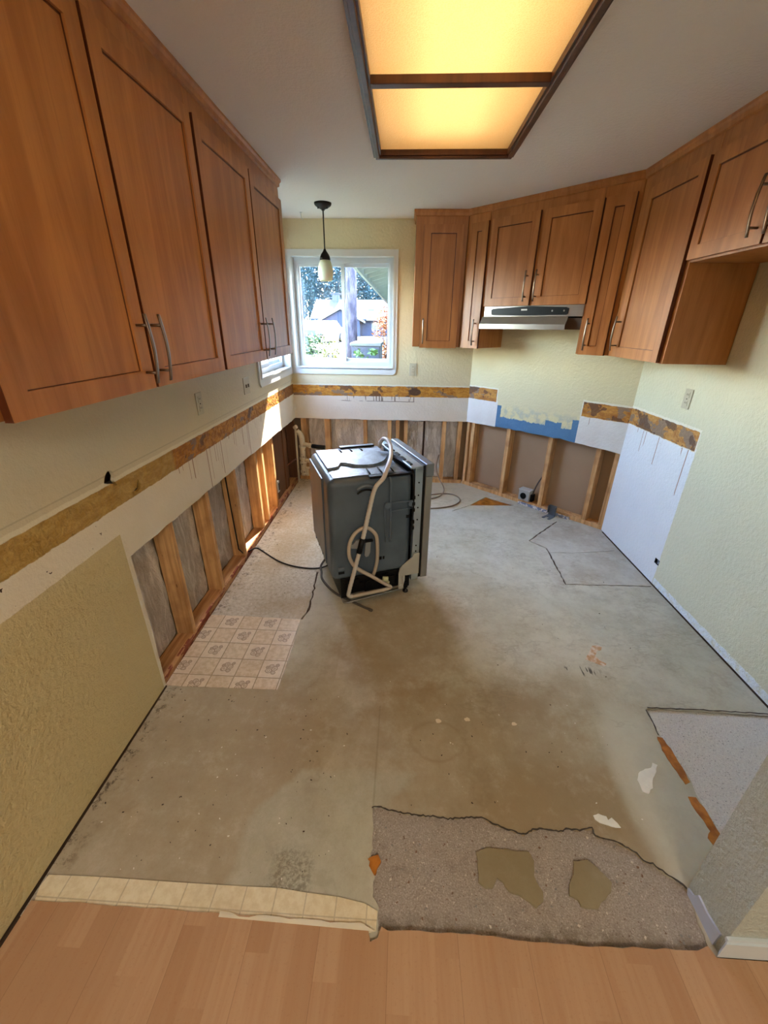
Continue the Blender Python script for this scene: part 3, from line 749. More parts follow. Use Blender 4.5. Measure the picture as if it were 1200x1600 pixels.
# ---------------------------------------------------------------- cabinets
def door_mesh(wd, h, rail=.058, t=.02):
    b = B()
    b.box(0, rail, 0, t, 0, h); b.box(wd-rail, wd, 0, t, 0, h)
    b.box(rail, wd-rail, 0, t, 0, rail); b.box(rail, wd-rail, 0, t, h-rail, h)
    b.mi = 0; b.box(rail, wd-rail, .0075, t-.001, rail, h-rail)
    b.mi = 1; e = .006  # dark strips paint recess and gap shade into grooves and door edges
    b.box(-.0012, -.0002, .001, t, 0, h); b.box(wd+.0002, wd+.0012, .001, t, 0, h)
    for q in ((rail, rail+e, rail, h-rail), (wd-rail-e, wd-rail, rail, h-rail), (rail, wd-rail, h-rail-e, h-rail), (rail, wd-rail, rail, rail+e*.4)):
        b.box(q[0], q[1], .0072, .0076, q[2], q[3])
    return b
def handle_mesh(L=.205):
    b = B(); n = 12
    pts = [(0, -.032-.010*math.sin(math.pi*i/n), -L/2+L*i/n) for i in range(n+1)]
    for sgn in (-1,):
        P = pts
        vsl = []
        for (x, y, z) in P: vsl.append([b.v((-.006, y-.0025, z)), b.v((.006, y-.0025, z)), b.v((.006, y+.0025, z)), b.v((-.006, y+.0025, z))])
        for a, c in zip(vsl, vsl[1:]):
            for k in range(4): b.f([a[k], a[(k+1) % 4], c[(k+1) % 4], c[k]], True)
        b.f(vsl[0][::-1]); b.f(vsl[-1])
    for z in (-L*.34, L*.34): b.tube([(0, 0.0, z), (0, -.037, z)], .0045, 8)
    return b
def cabinet(label, doors, body_fn, base, M, crown=None, group=None, bodymat=None):
    t = thing('wall_cabinet', label, 'cabinet', base, group)
    b = B(); body_fn(b); obj('cabinet_body', b, M_CAB, t)
    for (s0, s1, z0, z1, hs, hz) in doors:
        MM = M @ Matrix.Translation((s0, 0, z0))
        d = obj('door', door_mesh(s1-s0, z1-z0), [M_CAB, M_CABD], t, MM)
        if hs is not None:
            obj('handle', handle_mesh(), M_NICKEL, d, M @ Matrix.Translation((hs, 0, hz)))
    return t
def body(poly, z0=1.42, z1=2.425):
    def fn(b): b.prism(poly, z0, z1)
    return fn
MLD = frame(-.835, 0, 0, 1)
def lbody(y0, y1):
    def fn(b):
        b.box(-1.088 if y0 < 1 else -1.108, -.857, y0, y1, 1.402, 2.415)
    return fn
cabinet('large double-door maple wall cabinet nearest the camera on the left wall', [(.843, 1.397, 1.398, 2.322, 1.357, 1.52), (1.413, 1.975, 1.398, 2.322, 1.437, 1.52)], lbody(.79, 1.988), T(-.97, 1.39, 1.40), MLD)
cabinet('double-door maple wall cabinet on the left wall, next to the window corner', [(2.003, 2.603, 1.398, 2.322, 2.560, 1.525), (2.620, 3.212, 1.398, 2.322, 2.68, 1.525)], lbody(1.990, 3.238), T(-.98, 2.61, 1.40), MLD)
S = .003
cabinet('single-door maple wall cabinet hanging to the right of the window', [(.064, .389, 1.412, 2.337, .088, 1.548)],
        body([(.058, 4.317), (.058, 4.008), (.474, 4.008), (.648, 4.317)]), T(.3, 4.2, 1.42), frame(.057, 3.985, 1, 0))
r2 = math.sqrt(.5)
MDD = frame(.478, 3.977, 1, -1)   # door plane of the diagonal run: x + y = 4.455
def ds(x): return (x-.478)/r2
cabinet('very narrow single-door maple cabinet just left of the range hood', [(ds(.498), ds(.611), 1.418, 2.337, ds(.585), 1.545)],
        body([(.480, 4.003), (.624, 3.859), (.624+.2465, 3.859+.2465), (.656, 4.313)]), T(.6, 4.1, 1.42), MDD)
cabinet('short double-door maple cabinet directly above the range hood', [(ds(.634), ds(.917), 1.742, 2.34, ds(.892), 1.87), (ds(.938), ds(1.222), 1.742, 2.34, ds(.952), 1.87)],
        body([(.626, 3.857), (1.228, 3.255), (1.228+.2465, 3.255+.2465), (.626+.2465, 3.857+.2465)], 1.742), T(1.0, 3.7, 1.74), MDD)
cabinet('tall narrow single-door maple cabinet just right of the range hood', [(ds(1.232), ds(1.357), 1.418, 2.34, ds(1.262), 1.55)],
        body([(1.230, 3.253), (1.389, 3.094), (1.724, 3.250), (1.4765, 3.4995)]), T(1.45, 3.3, 1.42), MDD)
MRD = frame(1.368, 3.1, 0, -1)
cabinet('tall wide single-door maple cabinet with bare side panel on the right wall', [(.112, .640, 1.424, 2.322, .140, 1.56)],
        body([(1.391, 3.091), (1.391, 2.434), (1.726, 2.434), (1.726, 3.246)]), T(1.56, 2.7, 1.42), MRD)
cabinet('short deep double-door maple cabinet high on the right wall at the picture edge', [(.668, 1.130, 1.902, 2.322, 1.095, 2.03), (1.145, 1.61, 1.902, 2.322, 1.18, 2.03)],
        body([(1.391, 2.431), (1.391, 1.47), (1.726, 1.47), (1.726, 2.431)], 1.893), T(1.56, 1.95, 1.89), MRD)
# crowns
def crown(path, name):
    """path in plan, room side on the left of travel; strip under the ceiling"""
    b = B(); n = len(path)
    prof = [(0, 2.395), (-.010, 2.400), (-.012, 2.418), (-.020, 2.428), (-.020, 2.4395), (.001, 2.4395), (.001, 2.395)]
    rings = []
    for i in range(n):
        p = Vector(path[i]); a = Vector(path[max(i-1, 0)]); c = Vector(path[min(i+1, n-1)])
        d1 = (p-a).normalized() if i > 0 else None; d2 = (c-p).normalized() if i < n-1 else None
        if d1 is None: d1 = d2
        if d2 is None: d2 = d1
        n1 = Vector((-d1.y, d1.x)); n2 = Vector((-d2.y, d2.x)); m_ = (n1+n2).normalized(); m_ = m_/max(.3, m_.dot(n1))
        rings.append([b.v((p.x+m_.x*o, p.y+m_.y*o, z)) for o, z in prof])
    for a, c in zip(rings, rings[1:]):
        for k in range(len(prof)): b.f([a[k], a[(k+1) % len(prof)], c[(k+1) % len(prof)], c[k]])
    b.f(rings[0][::-1]); b.f(rings[-1]); return b
# Y-outward convention: offsets negative = into the room; travel clockwise as the walls
tag(obj('crown_molding', crown([(-.8565, .79), (-.8565, 3.2385), (-1.115, 3.2385)], 'c'), M_CAB), 'maple crown molding along the top of the left wall cabinets', 'molding')
tag(obj('crown_molding', crown([(.0575, 4.317), (.0575, 4.0075), (.4775, 4.0075), (1.3905, 3.0945), (1.3905, 1.47)], 'c'), M_CAB), 'maple crown molding bending along the top of the right-hand cabinets', 'molding')

# range hood
hd = thing('range_hood', 'stainless steel range hood with a black control strip under the short cabinet', 'range hood', T(1.0, 3.65, 1.58))
MH = frame(.637, 3.825, 1, -1)
HL = (1.222-.637)/r2
b = B(); b.M = Matrix()
b.box(0, HL, .006, .33, 1.665, 1.7405, .002)
obj('hood_body', b, M_STEEL, hd, MH)
b = B(); b.prism([(.004, 1.664), (-.028, 1.612), (-.028, 1.576), (-.022, 1.576), (-.022, 1.606), (.014, 1.655), (.30, 1.655), (.30, 1.664)], -.012, HL-.10, 'x')
obj('canopy_visor', b, M_STEEL, hd, MH)
b = B(); b.box(.0, HL-.01, .03, .32, 1.580, 1.654); obj('filter_housing', b, plain('dark_hood_underside', (78, 56, 38), .5), hd, MH)
b = B(); b.sheet([(.075, 1.682), (.09, 1.676), (.40, 1.672), (.71, 1.676), (.72, 1.684), (.722, 1.718), (.70, 1.726), (.40, 1.738), (.09, 1.724), (.072, 1.716)], [], .0005, .006, 'y'); ctl = obj('control_strip', b, M_BLACK, hd, MH)
b = B(); b.box(.345, .395, -.001, .0004, 1.708, 1.718); obj('badge', b, M_STEEL, ctl, MH)
for x in (.60, .69):
    b = B(); b.tube([(x, -.0015, 1.703), (x, .0004, 1.703)], .006, 10); obj('button', b, M_STEEL, ctl, MH)

# ---------------------------------------------------------------- outlets and switches
def plate(name, label, M, s, z, wd=.072, h=.116, kind='duplex', cat='outlet'):
    MM = M @ Matrix.Translation((s, 0, z))
    t = thing(name, label, cat, MM)
    b = B(); b.box(-wd/2, wd/2, -.006, -.0005, -h/2, h/2, .002); obj('cover_plate', b, M_OUTLET, t, MM)
    if kind == 'duplex':
        b = B()
        for dz in (-.024, .024):
            b.box(-.017, .017, -.0085, -.0062, dz-.016, dz+.016, .001)
        f = obj('socket', b, M_OUTLET, t, MM)
        b = B()
        for dz in (-.024, .024): b.box(-.008, -.005, -.0092, -.0087, dz-.003, dz+.007); b.box(.005, .008, -.0092, -.0087, dz-.003, dz+.007)
        b.tube([(0, -.0092, 0), (0, -.0066, 0)], .003, 8)
        obj('slot', b, M_BLACK, f, MM)
    else:
        n = 2 if wd > .1 else 1
        for k in range(n):
            cx = (k-.5)*.046 if n == 2 else 0
            b = B(); b.box(cx-.005, cx+.005, -.014, -.0062, -.012, .010, .001); obj('toggle', b, plain('toggle_plastic', (120, 112, 92), .4), t, MM)
    return t
plate('wall_outlet', 'almond outlet on the left wall under the cabinets, above the orange glue band', ML, 2.228, 1.197)
plate('light_switch', 'almond double switch plate on the left wall nearest the window corner', ML, 2.98, 1.194, .118, .112, 'switch', 'switch')
plate('wall_outlet', 'almond outlet on the back wall below the right-hand corner of the window', MB, 1.222, 1.193)
plate('wall_outlet', 'almond outlet high on the right wall under the tall wide cabinet', MR, .592, 1.205)
MM = MR @ Matrix.Translation((.785, 0, .167))
t = thing('junction_box', 'small open black wall box low on the white panel of the right wall', 'electrical box', MM)
b = B(); ring(b, -.024, .024, -.018, .018, .003, 0.0, .03); b.box(-.024, .024, .028, .031, -.018, .018); obj('box_shell', b, M_BLACK, t, MM)
b = B(); b.tube([(-.02, .02, -.006), (-.004, .006, .006), (.01, .012, -.004), (.018, .02, .008)], .0025, 6); b.box(.004, .018, .004, .02, -.012, -.002); obj('wire', b, M_GALV, t, MM)

# floor-level range outlet box and bracket at the diagonal wall
MM = MD @ Matrix.Translation((.768, .005, 0)) 
t = thing('outlet_box', 'grey metal range outlet box standing at the foot of the diagonal wall', 'outlet', MM)
b = B(); b.box(-.058, .058, -.02, .06, .046, .148, .006); obj('box_body', b, plain('grey_enamel_box', (168, 168, 162), .45), t, MM)
b = B(); b.box(-.060, .060, -.024, .055, .1485, .160, .003); obj('box_lid', b, plain('grey_enamel_lid', (190, 190, 184), .45), t, MM)
b = B(); b.tube([(-.004, -.0215, .096), (-.004, -.026, .096)], .031, 20); obj('socket', b, M_BLACK, t, MM)
b = B(); b.box(.0585, .080, .0, .05, .05, .12); obj('side_clamp', b, M_BLACK, t, MM)
b = B(); b.tube(spline([(.066, .03, .12), (.075, .035, .18), (.095, .045, .25), (.122, .06, .32), (.131, .075, .36)]), .0065, 8); obj('conduit', b, plain('grey_conduit', (92, 84, 78), .5, .3), t, MM)
MM = MD @ Matrix.Translation((1.085, -.04, 0))
t = thing('anti_tip_bracket', 'galvanised steel bracket screwed down at the foot of the diagonal wall', 'bracket', MM)
b = B(); b.box(-.035, .035, .0, .004, .002, .105, .001); b.box(-.035, -.031, -.03, .0, .03, .100); b.box(.031, .035, -.03, .0, .03, .100); b.box(-.03, .03, -.006, -.001, .085, .097, .001); obj('upright', b, M_DGALV, t, MM)
b = B(); b.prism([(-.035, .0), (.035, .0), (.035, -.055), (.03, -.10), (.008, -.10), (.008, -.055), (-.02, -.055), (-.02, -.10), (-.045, -.10)], .0015, .006); obj('foot_plate', b, M_DGALV, t, MM)
b = B()
rj = random.Random(21)
pp = [(.72, -.012), (.80, -.018), (.95, -.02), (1.05, -.016), (1.20, -.012), (1.24, .0), (1.22, .012), (1.05, .010), (.90, .008), (.72, .006)]
b.M = Matrix(); b.sheet(rough_poly(pp, .006, .015, 4), [], .0015, .022)
tag(obj('plaster_strip', b, (lambda g: (g.color(g.mix(g.noise(40, 3).sm(.5, .55), (138, 148, 172), (236, 230, 222))), g.bump(g.noise(70, 3), .8, .01)) and g.m)(G('broken_plaster', .8)), M=MD), 'broken white and blue-grey plaster strip at the foot of the diagonal wall', 'plaster')

# drain plumbing in the corner
t = thing('drain_pipe', 'cream painted drain and water pipes in the back left corner', 'pipe', T(-1.10, 4.27, 0))
M_PIPE = (lambda g: (g.color(g.mix(g.noise(30, 4, .7).sm(.6, .7), (222, 208, 178), (96, 74, 52))), g.bump(g.noise(40, 3), .5, .006)) and g.m)(G('paint_spattered_pipe', .5))
b = B(); b.tube([(-1.135, 4.235, .002), (-1.132, 4.235, .60)], .011, 10); b.tube([(-1.145, 4.235, .60), (-1.115, 4.23, .62)], .02, 10); obj('supply_pipe', b, M_PIPE, t)
b = B(); b.tube(spline([(-1.125, 4.26, .56), (-1.09, 4.255, .53), (-1.075, 4.25, .47), (-1.075, 4.25, .30), (-1.075, 4.25, .08)]), .030, 14)
for z in (.40, .27, .22, .12): b.tube([(-1.075, 4.25, z-.012), (-1.075, 4.25, z+.012)], .037, 14)
obj('drain_stack', b, M_PIPE, t)
b = B(); b.tube([(-1.06, 4.245, .43), (-.98, 4.22, .42)], .022, 12); b.tube([(-.99, 4.225, .42), (-.96, 4.215, .418)], .027, 12); obj('branch_pipe', b, M_PIPE, t)
b = B(); b.tube([(-1.05, 4.245, .25), (-.97, 4.22, .245)], .020, 12); obj('branch_pipe', b, M_PIPE, t)
b = B(); b.tube([(-.965, 4.215, .418), (-.90, 4.20, .415), (-.82, 4.20, .41)], .022, 12); obj('rubber_connector', b, M_BLACK, t)
b = B(); b.tube([(-1.09, 4.215, .10), (-1.02, 4.20, .11)], .016, 10); b.tube([(-1.02, 4.20, .09), (-1.02, 4.20, .17)], .012, 10); b.lathe([(.0, .17), (.022, .172), (.024, .185), (.0, .19)], (-1.02, 4.20, 0), 12); obj('valve', b, M_PIPE, t)
b = B(); b.tube([(-1.20, 3.90, .27), (-1.14, 4.235, .27)], .006, 8)
tag(obj('copper_pipe', b, plain('tarnished_copper', (168, 112, 90), .35, .9)), 'thin copper tube running across the dark framing in the left wall corner', 'pipe')
MM = ML @ Matrix.Translation((3.565, .02, .20))
t = thing('wall_outlet', 'white receptacle screwed inside the open left wall near the back corner', 'outlet', MM)
b = B(); b.box(-.02, .03, .0, .05, -.055, .055, .004); obj('box_body', b, M_WHITE, t, MM)
b = B(); b.box(-.010, .018, -.004, -.0005, -.035, .035, .001); obj('receptacle', b, M_BLACK, t, MM)

# ---------------------------------------------------------------- dishwasher (local: X to its front, Y away from the camera)
MW = Matrix.Translation((-.232, 2.46, 0)) @ Matrix.Rotation(R(21.7), 4, 'Z')
dw = thing('dishwasher', 'pulled-out dark grey dishwasher seen from its side with exposed tub', 'dishwasher', MW)
g = G('grey_tub_plastic', .33, spec=.5)
g.color(g.mix(g.noise(3, 4).sm(.3, .7), (70, 84, 96), (94, 108, 120))); g.bump(g.noise(1, 3, .5, vec=g.vec(g.x*6, g.y*6, g.z*1.2)), .12, .01); M_TUB = g.m
g = G('sky_sheen_tub_top', .22, spec=.6)
g.color(g.mix(g.noise(5, 4, .7, dist=1.5).sm(.35, .65), (92, 104, 114), (150, 164, 176))); g.rough(g.noise(6, 4, .7)*.5+.1); M_TOP = g.m  # pale blue patches put the sky's sheen into the top's colour
b = B(); b.box(-.300, .205, -.298, .298, .17, .823, .042)
for yy in (.21, .10, -.02, -.14): b.tube([(-.300, yy, .22), (-.3015, yy, .775)], .006, 6)
tub = obj('tub', b, M_TUB, dw, MW)
for p in tub.data.polygons: p.use_smooth = True
tub.modifiers.new('wn', 'WEIGHTED_NORMAL')
# raised stepped shell: far part of the top, wrapping down the back
b = B()
wave = [(-.262, -.115), (-.20, -.10), (-.165, -.035), (-.13, -.055), (-.09, -.095), (-.03, -.115), (.03, -.115), (.09, -.075), (.13, -.02), (.16, .04)]
P = spline([(x, y, 0) for x, y in wave], 4); poly = [(p.x, p.y) for p in P]+[(.16, .262), (-.262, .262)]
b.sheet(poly, [], .822, .838); obj('raised_top', b, M_TOP, tub, MW)
b = B()
b.box(-.25, .16, -.262, -.125, .8228, .8245); b.sheet([(-.262, -.262), (.16, -.262), (.16, -.16), (.0, -.17), (-.262, -.17)], [], .8228, .8262); obj('front_top_step', b, M_TOP, tub, MW)
b = B(); b.box(-.309, -.297, -.15, .265, .25, .79, .005); obj('back_rib_panel', b, M_TUB, tub, MW)
for x in (-.05, .02, .09):
    b = B(); b.tube([(x, -.27, .833), (x+.005, -.17, .836)], .004, 6); obj('top_rib', b, M_BLACK, tub, MW)
    b = B(); b.tube([(x-.06, .17, .841), (x-.06, .27, .835)], .005, 6); obj('top_rib', b, M_BLACK, tub, MW)
b = B(); b.box(-.06, .205, -.300, -.265, .812, .826, .003); obj('edge_strip', b, M_BLACK, tub, MW)
b = B(); b.box(-.10, .14, .25, .29, .836, .85, .003); obj('edge_strip', b, M_BLACK, tub, MW)
# side details
b = B()
b.tube(spline([(.045, -.27, .826), (.060, -.302, .80), (.062, -.304, .70), (.064, -.304, .40)]), .006, 8)
b.tube([(.064, -.309, .655), (.20, -.309, .652)], .005, 8); b.tube([(.064, -.306, .60), (.20, -.306, .605)], .003, 8)
for x, z in ((.045, .64), (.195, .635)):
    b.tube([(x, -.298, z), (x, -.312, z)], .020, 12)
b.tube([(.028, -.302, .64), (.036, -.303, .40)], .004, 6)
obj('side_channel', b, plain('tub_relief', (92, 106, 120), .4), tub, MW)
b = B()
pts = [(-.135, -.300, .757), (-.115, -.306, .772), (-.09, -.308, .779), (-.065, -.306, .775), (-.045, -.300, .765)]
M_VENT = plain('vent_plastic', (104, 116, 128), .4)
b.tube(spline(pts), .010, 8); obj('vent', b, M_VENT, tub, MW)
b = B(); b.tube([(p[0], p[1]-.002, p[2]-.024) for p in spline(pts)], .006, 8); obj('vent_slot', b, M_BLACK, tub, MW)
b = B(); b.tube([(.058, -.301, .405), (.075, -.306, .41), (.06, -.303, .398)], .003, 6); obj('clip', b, M_VENT, tub, MW)
b = B(); b.tube([(-.262, -.300, .262), (-.225, -.303, .262)], .012, 8); obj('clip', b, M_VENT, tub, MW)
for q in ((-.262, -.225, .222, .238), (-.004, .012, .28, .30), (.02, .03, .28, .30), (.165, .19, .54, .56)):
    b = B(); b.box(q[0], q[1], -.302, -.2985, q[2], q[3]); obj('recess', b, M_BLACK, tub, MW)
# base pan
b = B(); b.box(-.245, .215, -.278, .278, .025, .172, .006)
for i in range(16): 
    x = random.uniform(-.22, .15); b.box(x, x+random.uniform(.02, .05), -.292, -.275, random.uniform(.03, .1), random.uniform(.1, .165))
obj('base_pan', b, M_BLACK, dw, MW)
b = B(); b.tube([(.02, -.295, .13), (.055, -.298, .125)], .018, 10); b.lathe([(.014, .09), (.018, .105), (.01, .115)], (.05, -.30, 0), 10); obj('inlet_valve', b, plain('pale_yellow_plastic', (206, 204, 160), .4), dw, MW)
b = B(); b.tube([(-.235, -.30, .012), (-.215, -.31, .012), (.145, -.31, .042)], .007, 8); b.tube([(-.20, -.305, .055), (-.02, -.305, .062), (.13, -.305, .058)], .008, 8); b.tube([(-.20, -.305, .055), (-.10, -.305, .06)], .014, 10); b.tube([(-.24, .29, .012), (.2, .29, .012)], .007, 8)
b.tube([(-.235, -.30, .012), (-.24, .29, .012)], .007, 8)
obj('base_rail', b, plain('grey_base_rail', (150, 146, 138), .4, .5), dw, MW)
# frame
b = B()
b.box(.214, .262, -.302, -.272, .085, .846, .002); b.box(.214, .262, .272, .302, .085, .846, .002); b.box(.185, .262, -.302, .302, .846, .858, .002); b.box(.214, .262, -.302, .302, .82, .846)
obj('door_frame', b, M_GALV, dw, MW)
for z in (.76, .68, .60, .34, .30, .52):
    b = B(); b.tube([(.238, -.3045, z), (.238, -.3015, z)], .005, 8); obj('frame_screw', b, M_BLACK, dw, MW)
for i in range(5):
    b = B(); b.box(.195, .212, -.26+.10*i, -.20+.10*i, .852, .864); obj('frame_clip', b, M_BLACK, dw, MW)
b = B(); rj = random.Random(4)
for k in range(4):
    o = k*.006; b.tube(spline([(.12+o, .10-o, .848), (.16+o, -.05, .852+o), (.185+o*.5, -.20, .85), (.196+o*.5, -.29, .83), (.200+o*.4, -.308, .76), (.203+o*.3, -.309, .60), (.200, -.308, .45+.03*k), (.196, -.306, .35+.03*k)]), .0032, 6)
for z in (.66, .62, .58, .50, .46): b.box(.196, .216, -.314, -.300, z, z+.022, .002)
obj('wiring_harness', b, M_BLACK, dw, MW)
# door with control panel
b = B(); b.box(.2625, .280, -.300, .300, .10, .862, .002); obj('door_gasket', b, M_BLACK, dw, MW)
b = B(); b.box(.2805, .325, -.303, .303, .095, .790, .004); dp = obj('door', b, plain('silver_door_panel', (142, 140, 134), .35, .35), dw, MW)
b = B(); b.box(.2805, .332, -.304, .304, .7915, .868, .005); obj('control_panel', b, plain('light_grey_control_panel', (120, 130, 138), .35, .3), dw, MW)
b = B(); b.prism([(.125, .045), (.125, .16), (.132, .195), (.150, .215), (.215, .262), (.225, .285), (.262, .285), (.262, .14), (.262, .135), (.175, .135), (.168, .14), (.168, .10), (.155, .045)], -.3035, -.3095, 'y')
b.tube([(.14, -.303, .055), (.14, -.316, .055)], .017, 16); b.box(.150, .158, -.315, -.303, .055, .135)
obj('hinge_bracket', b, plain('grey_hinge_plate', (186, 184, 172), .45, .2), dw, MW)
for yy in (-.295, .27):
    b = B(); b.lathe([(.016, .0015), (.018, .004), (.016, .014), (.006, .016), (.006, .05), (.0, .05)], (.18, yy, 0), 12); b.box(.168, .192, yy-.008, yy+.008, .035, .07); obj('leveling_leg', b, M_BLACK, dw, MW)
# drain hose
hp = [(.172, .23, .84), (.173, .215, .873), (.182, .18, .905), (.191, .12, .908), (.185, .05, .887), (.153, -.05, .868), (.109, -.15, .856), (.058, -.25, .848), (.015, -.312, .815), (-.042, -.332, .765), (-.078, -.335, .63), (-.109, -.335, .494), (-.136, -.335, .388), (-.175, -.335, .24), (-.209, -.333, .105), (-.208, -.333, .082), (-.19, -.333, .070)]
b = B(); P = spline(hp, 12)
b.tube(P, .0125, 10, rads=[.0125+.0012*(i % 2) for i in range(len(P))])
hs_ = obj('drain_hose', b, plain('white_grey_hose', (206, 198, 186), .45), dw, MW)
b = B(); b.tube(spline([(-.19, -.333, .070), (-.069, -.333, .072), (.02, -.335, .076), (.06, -.336, .085), (.045, -.336, .105), (.023, -.335, .12), (-.06, -.335, .19), (-.155, -.330, .267), (-.192, -.326, .33), (-.199, -.324, .39), (-.188, -.322, .45), (-.155, -.320, .50), (-.11, -.318, .522), (-.075, -.318, .516), (-.04, -.318, .48), (-.024, -.318, .434), (-.022, -.318, .30), (-.035, -.314, .22), (-.05, -.30, .16)], 10), .0115, 10); obj('coiled_hose', b, plain('beige_hose', (186, 172, 154), .45), dw, MW)
b = B(); b.tube([(-.116, -.335, .465), (-.140, -.335, .372)], .0175, 12); b.box(-.10, -.05, -.322, -.302, .425, .437); obj('hose_clamp', b, M_BLACK, hs_, MW)
b = B(); b.prism([(-.195, .40), (-.125, .385), (-.115, .44), (-.15, .445), (-.165, .425), (-.195, .42)], -.302, -.316, 'y'); b.prism([(-.09, .43), (-.06, .43), (-.065, .35), (-.075, .325), (-.092, .32), (-.10, .335)], -.302, -.312, 'y'); obj('hose_bracket', b, plain('grey_bracket', (150, 152, 150), .45), tub, MW)

# cords and lines on the floor
b = B(); b.tube(spline([(-1.13, 2.62, .045), (-1.10, 2.70, .03), (-1.054, 2.70, .0065), (-.95, 2.61, .0065), (-.861, 2.545, .0065), (-.76, 2.50, .0065), (-.658, 2.48, .0065), (-.58, 2.485, .0065), (-.52, 2.50, .02), (-.47, 2.52, .05)]), .0055, 8)
tag(obj('power_cord', b, M_BLACK), 'black power cord running from the open left wall to the back of the dishwasher', 'cord')
b = B(); b.tube(spline([(-.50, 2.60, .08), (-.556, 2.50, .03), (-.545, 2.43, .0085), (-.525, 2.35, .0085), (-.46, 2.25, .0085), (-.40, 2.185, .0085), (-.337, 2.140, .0085), (-.26, 2.09, .0085), (-.175, 2.039, .0085)]), .0075, 10); 
b.tube([(-.180, 2.043, .0085), (-.158, 2.028, .0085)], .0095, 10)
tag(obj('water_hose', b, plain('dark_grey_hose', (84, 78, 70), .5)), 'dark grey hose with open end lying on the floor before the dishwasher', 'hose')
b = B(); b.tube(spline([(.40, 4.40, .30), (.37, 4.30, .20), (.40, 4.22, .10), (.445, 4.12, .03), (.44, 4.03, .008), (.40, 3.93, .008), (.33, 3.86, .008), (.25, 3.80, .02), (.25, 3.86, .03), (.34, 3.93, .02), (.44, 3.99, .008), (.53, 3.97, .008), (.583, 3.89, .008), (.58, 3.79, .008), (.52, 3.70, .008), (.44, 3.645, .008), (.30, 3.60, .008), (.20, 3.61, .008)]), .0065, 8)
tag(obj('supply_line', b, plain('grey_brown_tube', (132, 112, 90), .45)), 'thin grey water line looping on the floor behind the dishwasher', 'hose')

# debris on the floor
def flake(P, label, mat, z0=.0015, t=.003, amp=.0018, name='plaster_chip', cat='debris', group=None):
    cx = sum(p[0] for p in P)/len(P); cy = sum(p[1] for p in P)/len(P)
    b = B(); b.sheet(rough_poly([(p[0]-cx, p[1]-cy) for p in P], amp, .01, len(P)), [], 0, t)
    return tag(obj(name, b, mat, M=T(cx, cy, z0)), label, cat, group)
M_CHIP = plain('white_paint_chip', (236, 234, 222), .7, bump=.5, scale=120)
flake([(1.043,1.14),(1.058,1.133),(1.038,1.103),(1.009,1.07),(0.989,1.039),(0.961,1.014),(0.947,1.022),(0.947,1.044),(0.949,1.067),(0.965,1.095),(1.001,1.113),(1.027,1.119)], 'larger jagged white plaster chip lying beside the amber glue strip', M_CHIP)
flake([(0.723,0.927),(0.743,0.934),(0.768,0.925),(0.771,0.915),(0.787,0.922),(0.798,0.907),(0.802,0.89),(0.787,0.891),(0.763,0.899),(0.738,0.904),(0.724,0.913)], 'long thin white plaster chip near the broken edge of the rough floor patch', M_CHIP)
g = G('torn_vinyl_scrap', .4); g.color(g.mix(g.noise(30, 4).sm(.4, .6), (196, 150, 104), (222, 206, 186))); 
flake([(1.073,1.806),(1.104,1.815),(1.125,1.801),(1.109,1.777),(1.084,1.768),(1.058,1.73),(1.072,1.702),(1.092,1.675),(1.079,1.658),(1.05,1.672),(1.017,1.691),(0.996,1.704),(1.026,1.742)], 'tan curved vinyl scrap stuck on the grey floor before the right wall', g.m, t=.0015, name='vinyl_scrap')
def disc(cx, cy, r, n=9, seed=1):
    rj = random.Random(seed); return [(cx+r*rj.uniform(.7, 1.15)*math.cos(2*math.pi*k/n), cy+.8*r*rj.uniform(.7, 1.15)*math.sin(2*math.pi*k/n)) for k in range(n)]
g = G('pale_round_scrap', .6); g.color((224, 210, 182))
for i, (x, y, r, lab) in enumerate(((.194, 1.285, .011, 'leftmost of the three small pale spots in the middle of the floor'), (.323, 1.299, .011, 'middle one of the three small pale spots on the open floor'), (.527, 1.288, .010, 'rightmost of the three small pale spots in the middle of the floor'))):
    flake(disc(x, y, r*1.15, 12, i), lab, g.m, t=.003, amp=.0006, name='paint_drip', group='pale spots on the open floor')
b = B(); rj = random.Random(31)
for i in range(260):
    zone = rj.random()
    if zone < .45: x, y = rj.uniform(-1.07, -.2), rj.uniform(.67, 1.4)
    elif zone < .7: x, y = rj.uniform(-1.08, -.6), rj.uniform(1.95, 3.6)
    elif zone < .85: x, y = rj.uniform(.0, .9), rj.uniform(.92, 1.4)
    else: x, y = rj.uniform(-.3, 1.5), rj.uniform(1.4, 3.0)
    r = rj.uniform(.0008, .0028); b.mi = rj.choice((0, 0, 1)); b.M = T(x, y, .0022, rj.uniform(0, 6))
    b.prism([(-r*1.6, -r*.5), (r, -r*.7), (r*1.3, r*.6), (-r*.5, r*.8)], 0, r*.9)
o = tag(obj('floor_crumbs', b, [plain('dark_crumb', (70, 54, 38), .8), plain('white_crumb', (230, 226, 212), .8)]), 'scattered tiny crumbs of plaster and dirt on the bare floor', 'debris'); o['kind'] = 'stuff'
b = B(); rj = random.Random(8)
for i in range(120):
    while True:
        x, y = rj.uniform(-.05, .88), rj.uniform(.6, .86)
        if y < .86-.12*max(0, (x-.75)/.1): break
    r = rj.uniform(.001, .0035); b.M = T(x, y, -.0058, rj.uniform(0, 6)); b.mi = rj.choice((0, 1, 2))
    b.prism([(-r*1.3, -r*.6), (r, -r*.7), (r*1.2, r*.6), (-r*.4, r*.9)], 0, r)
o = tag(obj('aggregate_stones', b, [plain('pale_stone', (222, 214, 200), .8), plain('brown_stone', (140, 110, 90), .8), plain('grey_stone', (150, 146, 140), .8)]), 'small stones and grit on the rough concrete patch by the laminate', 'debris'); o['kind'] = 'stuff'

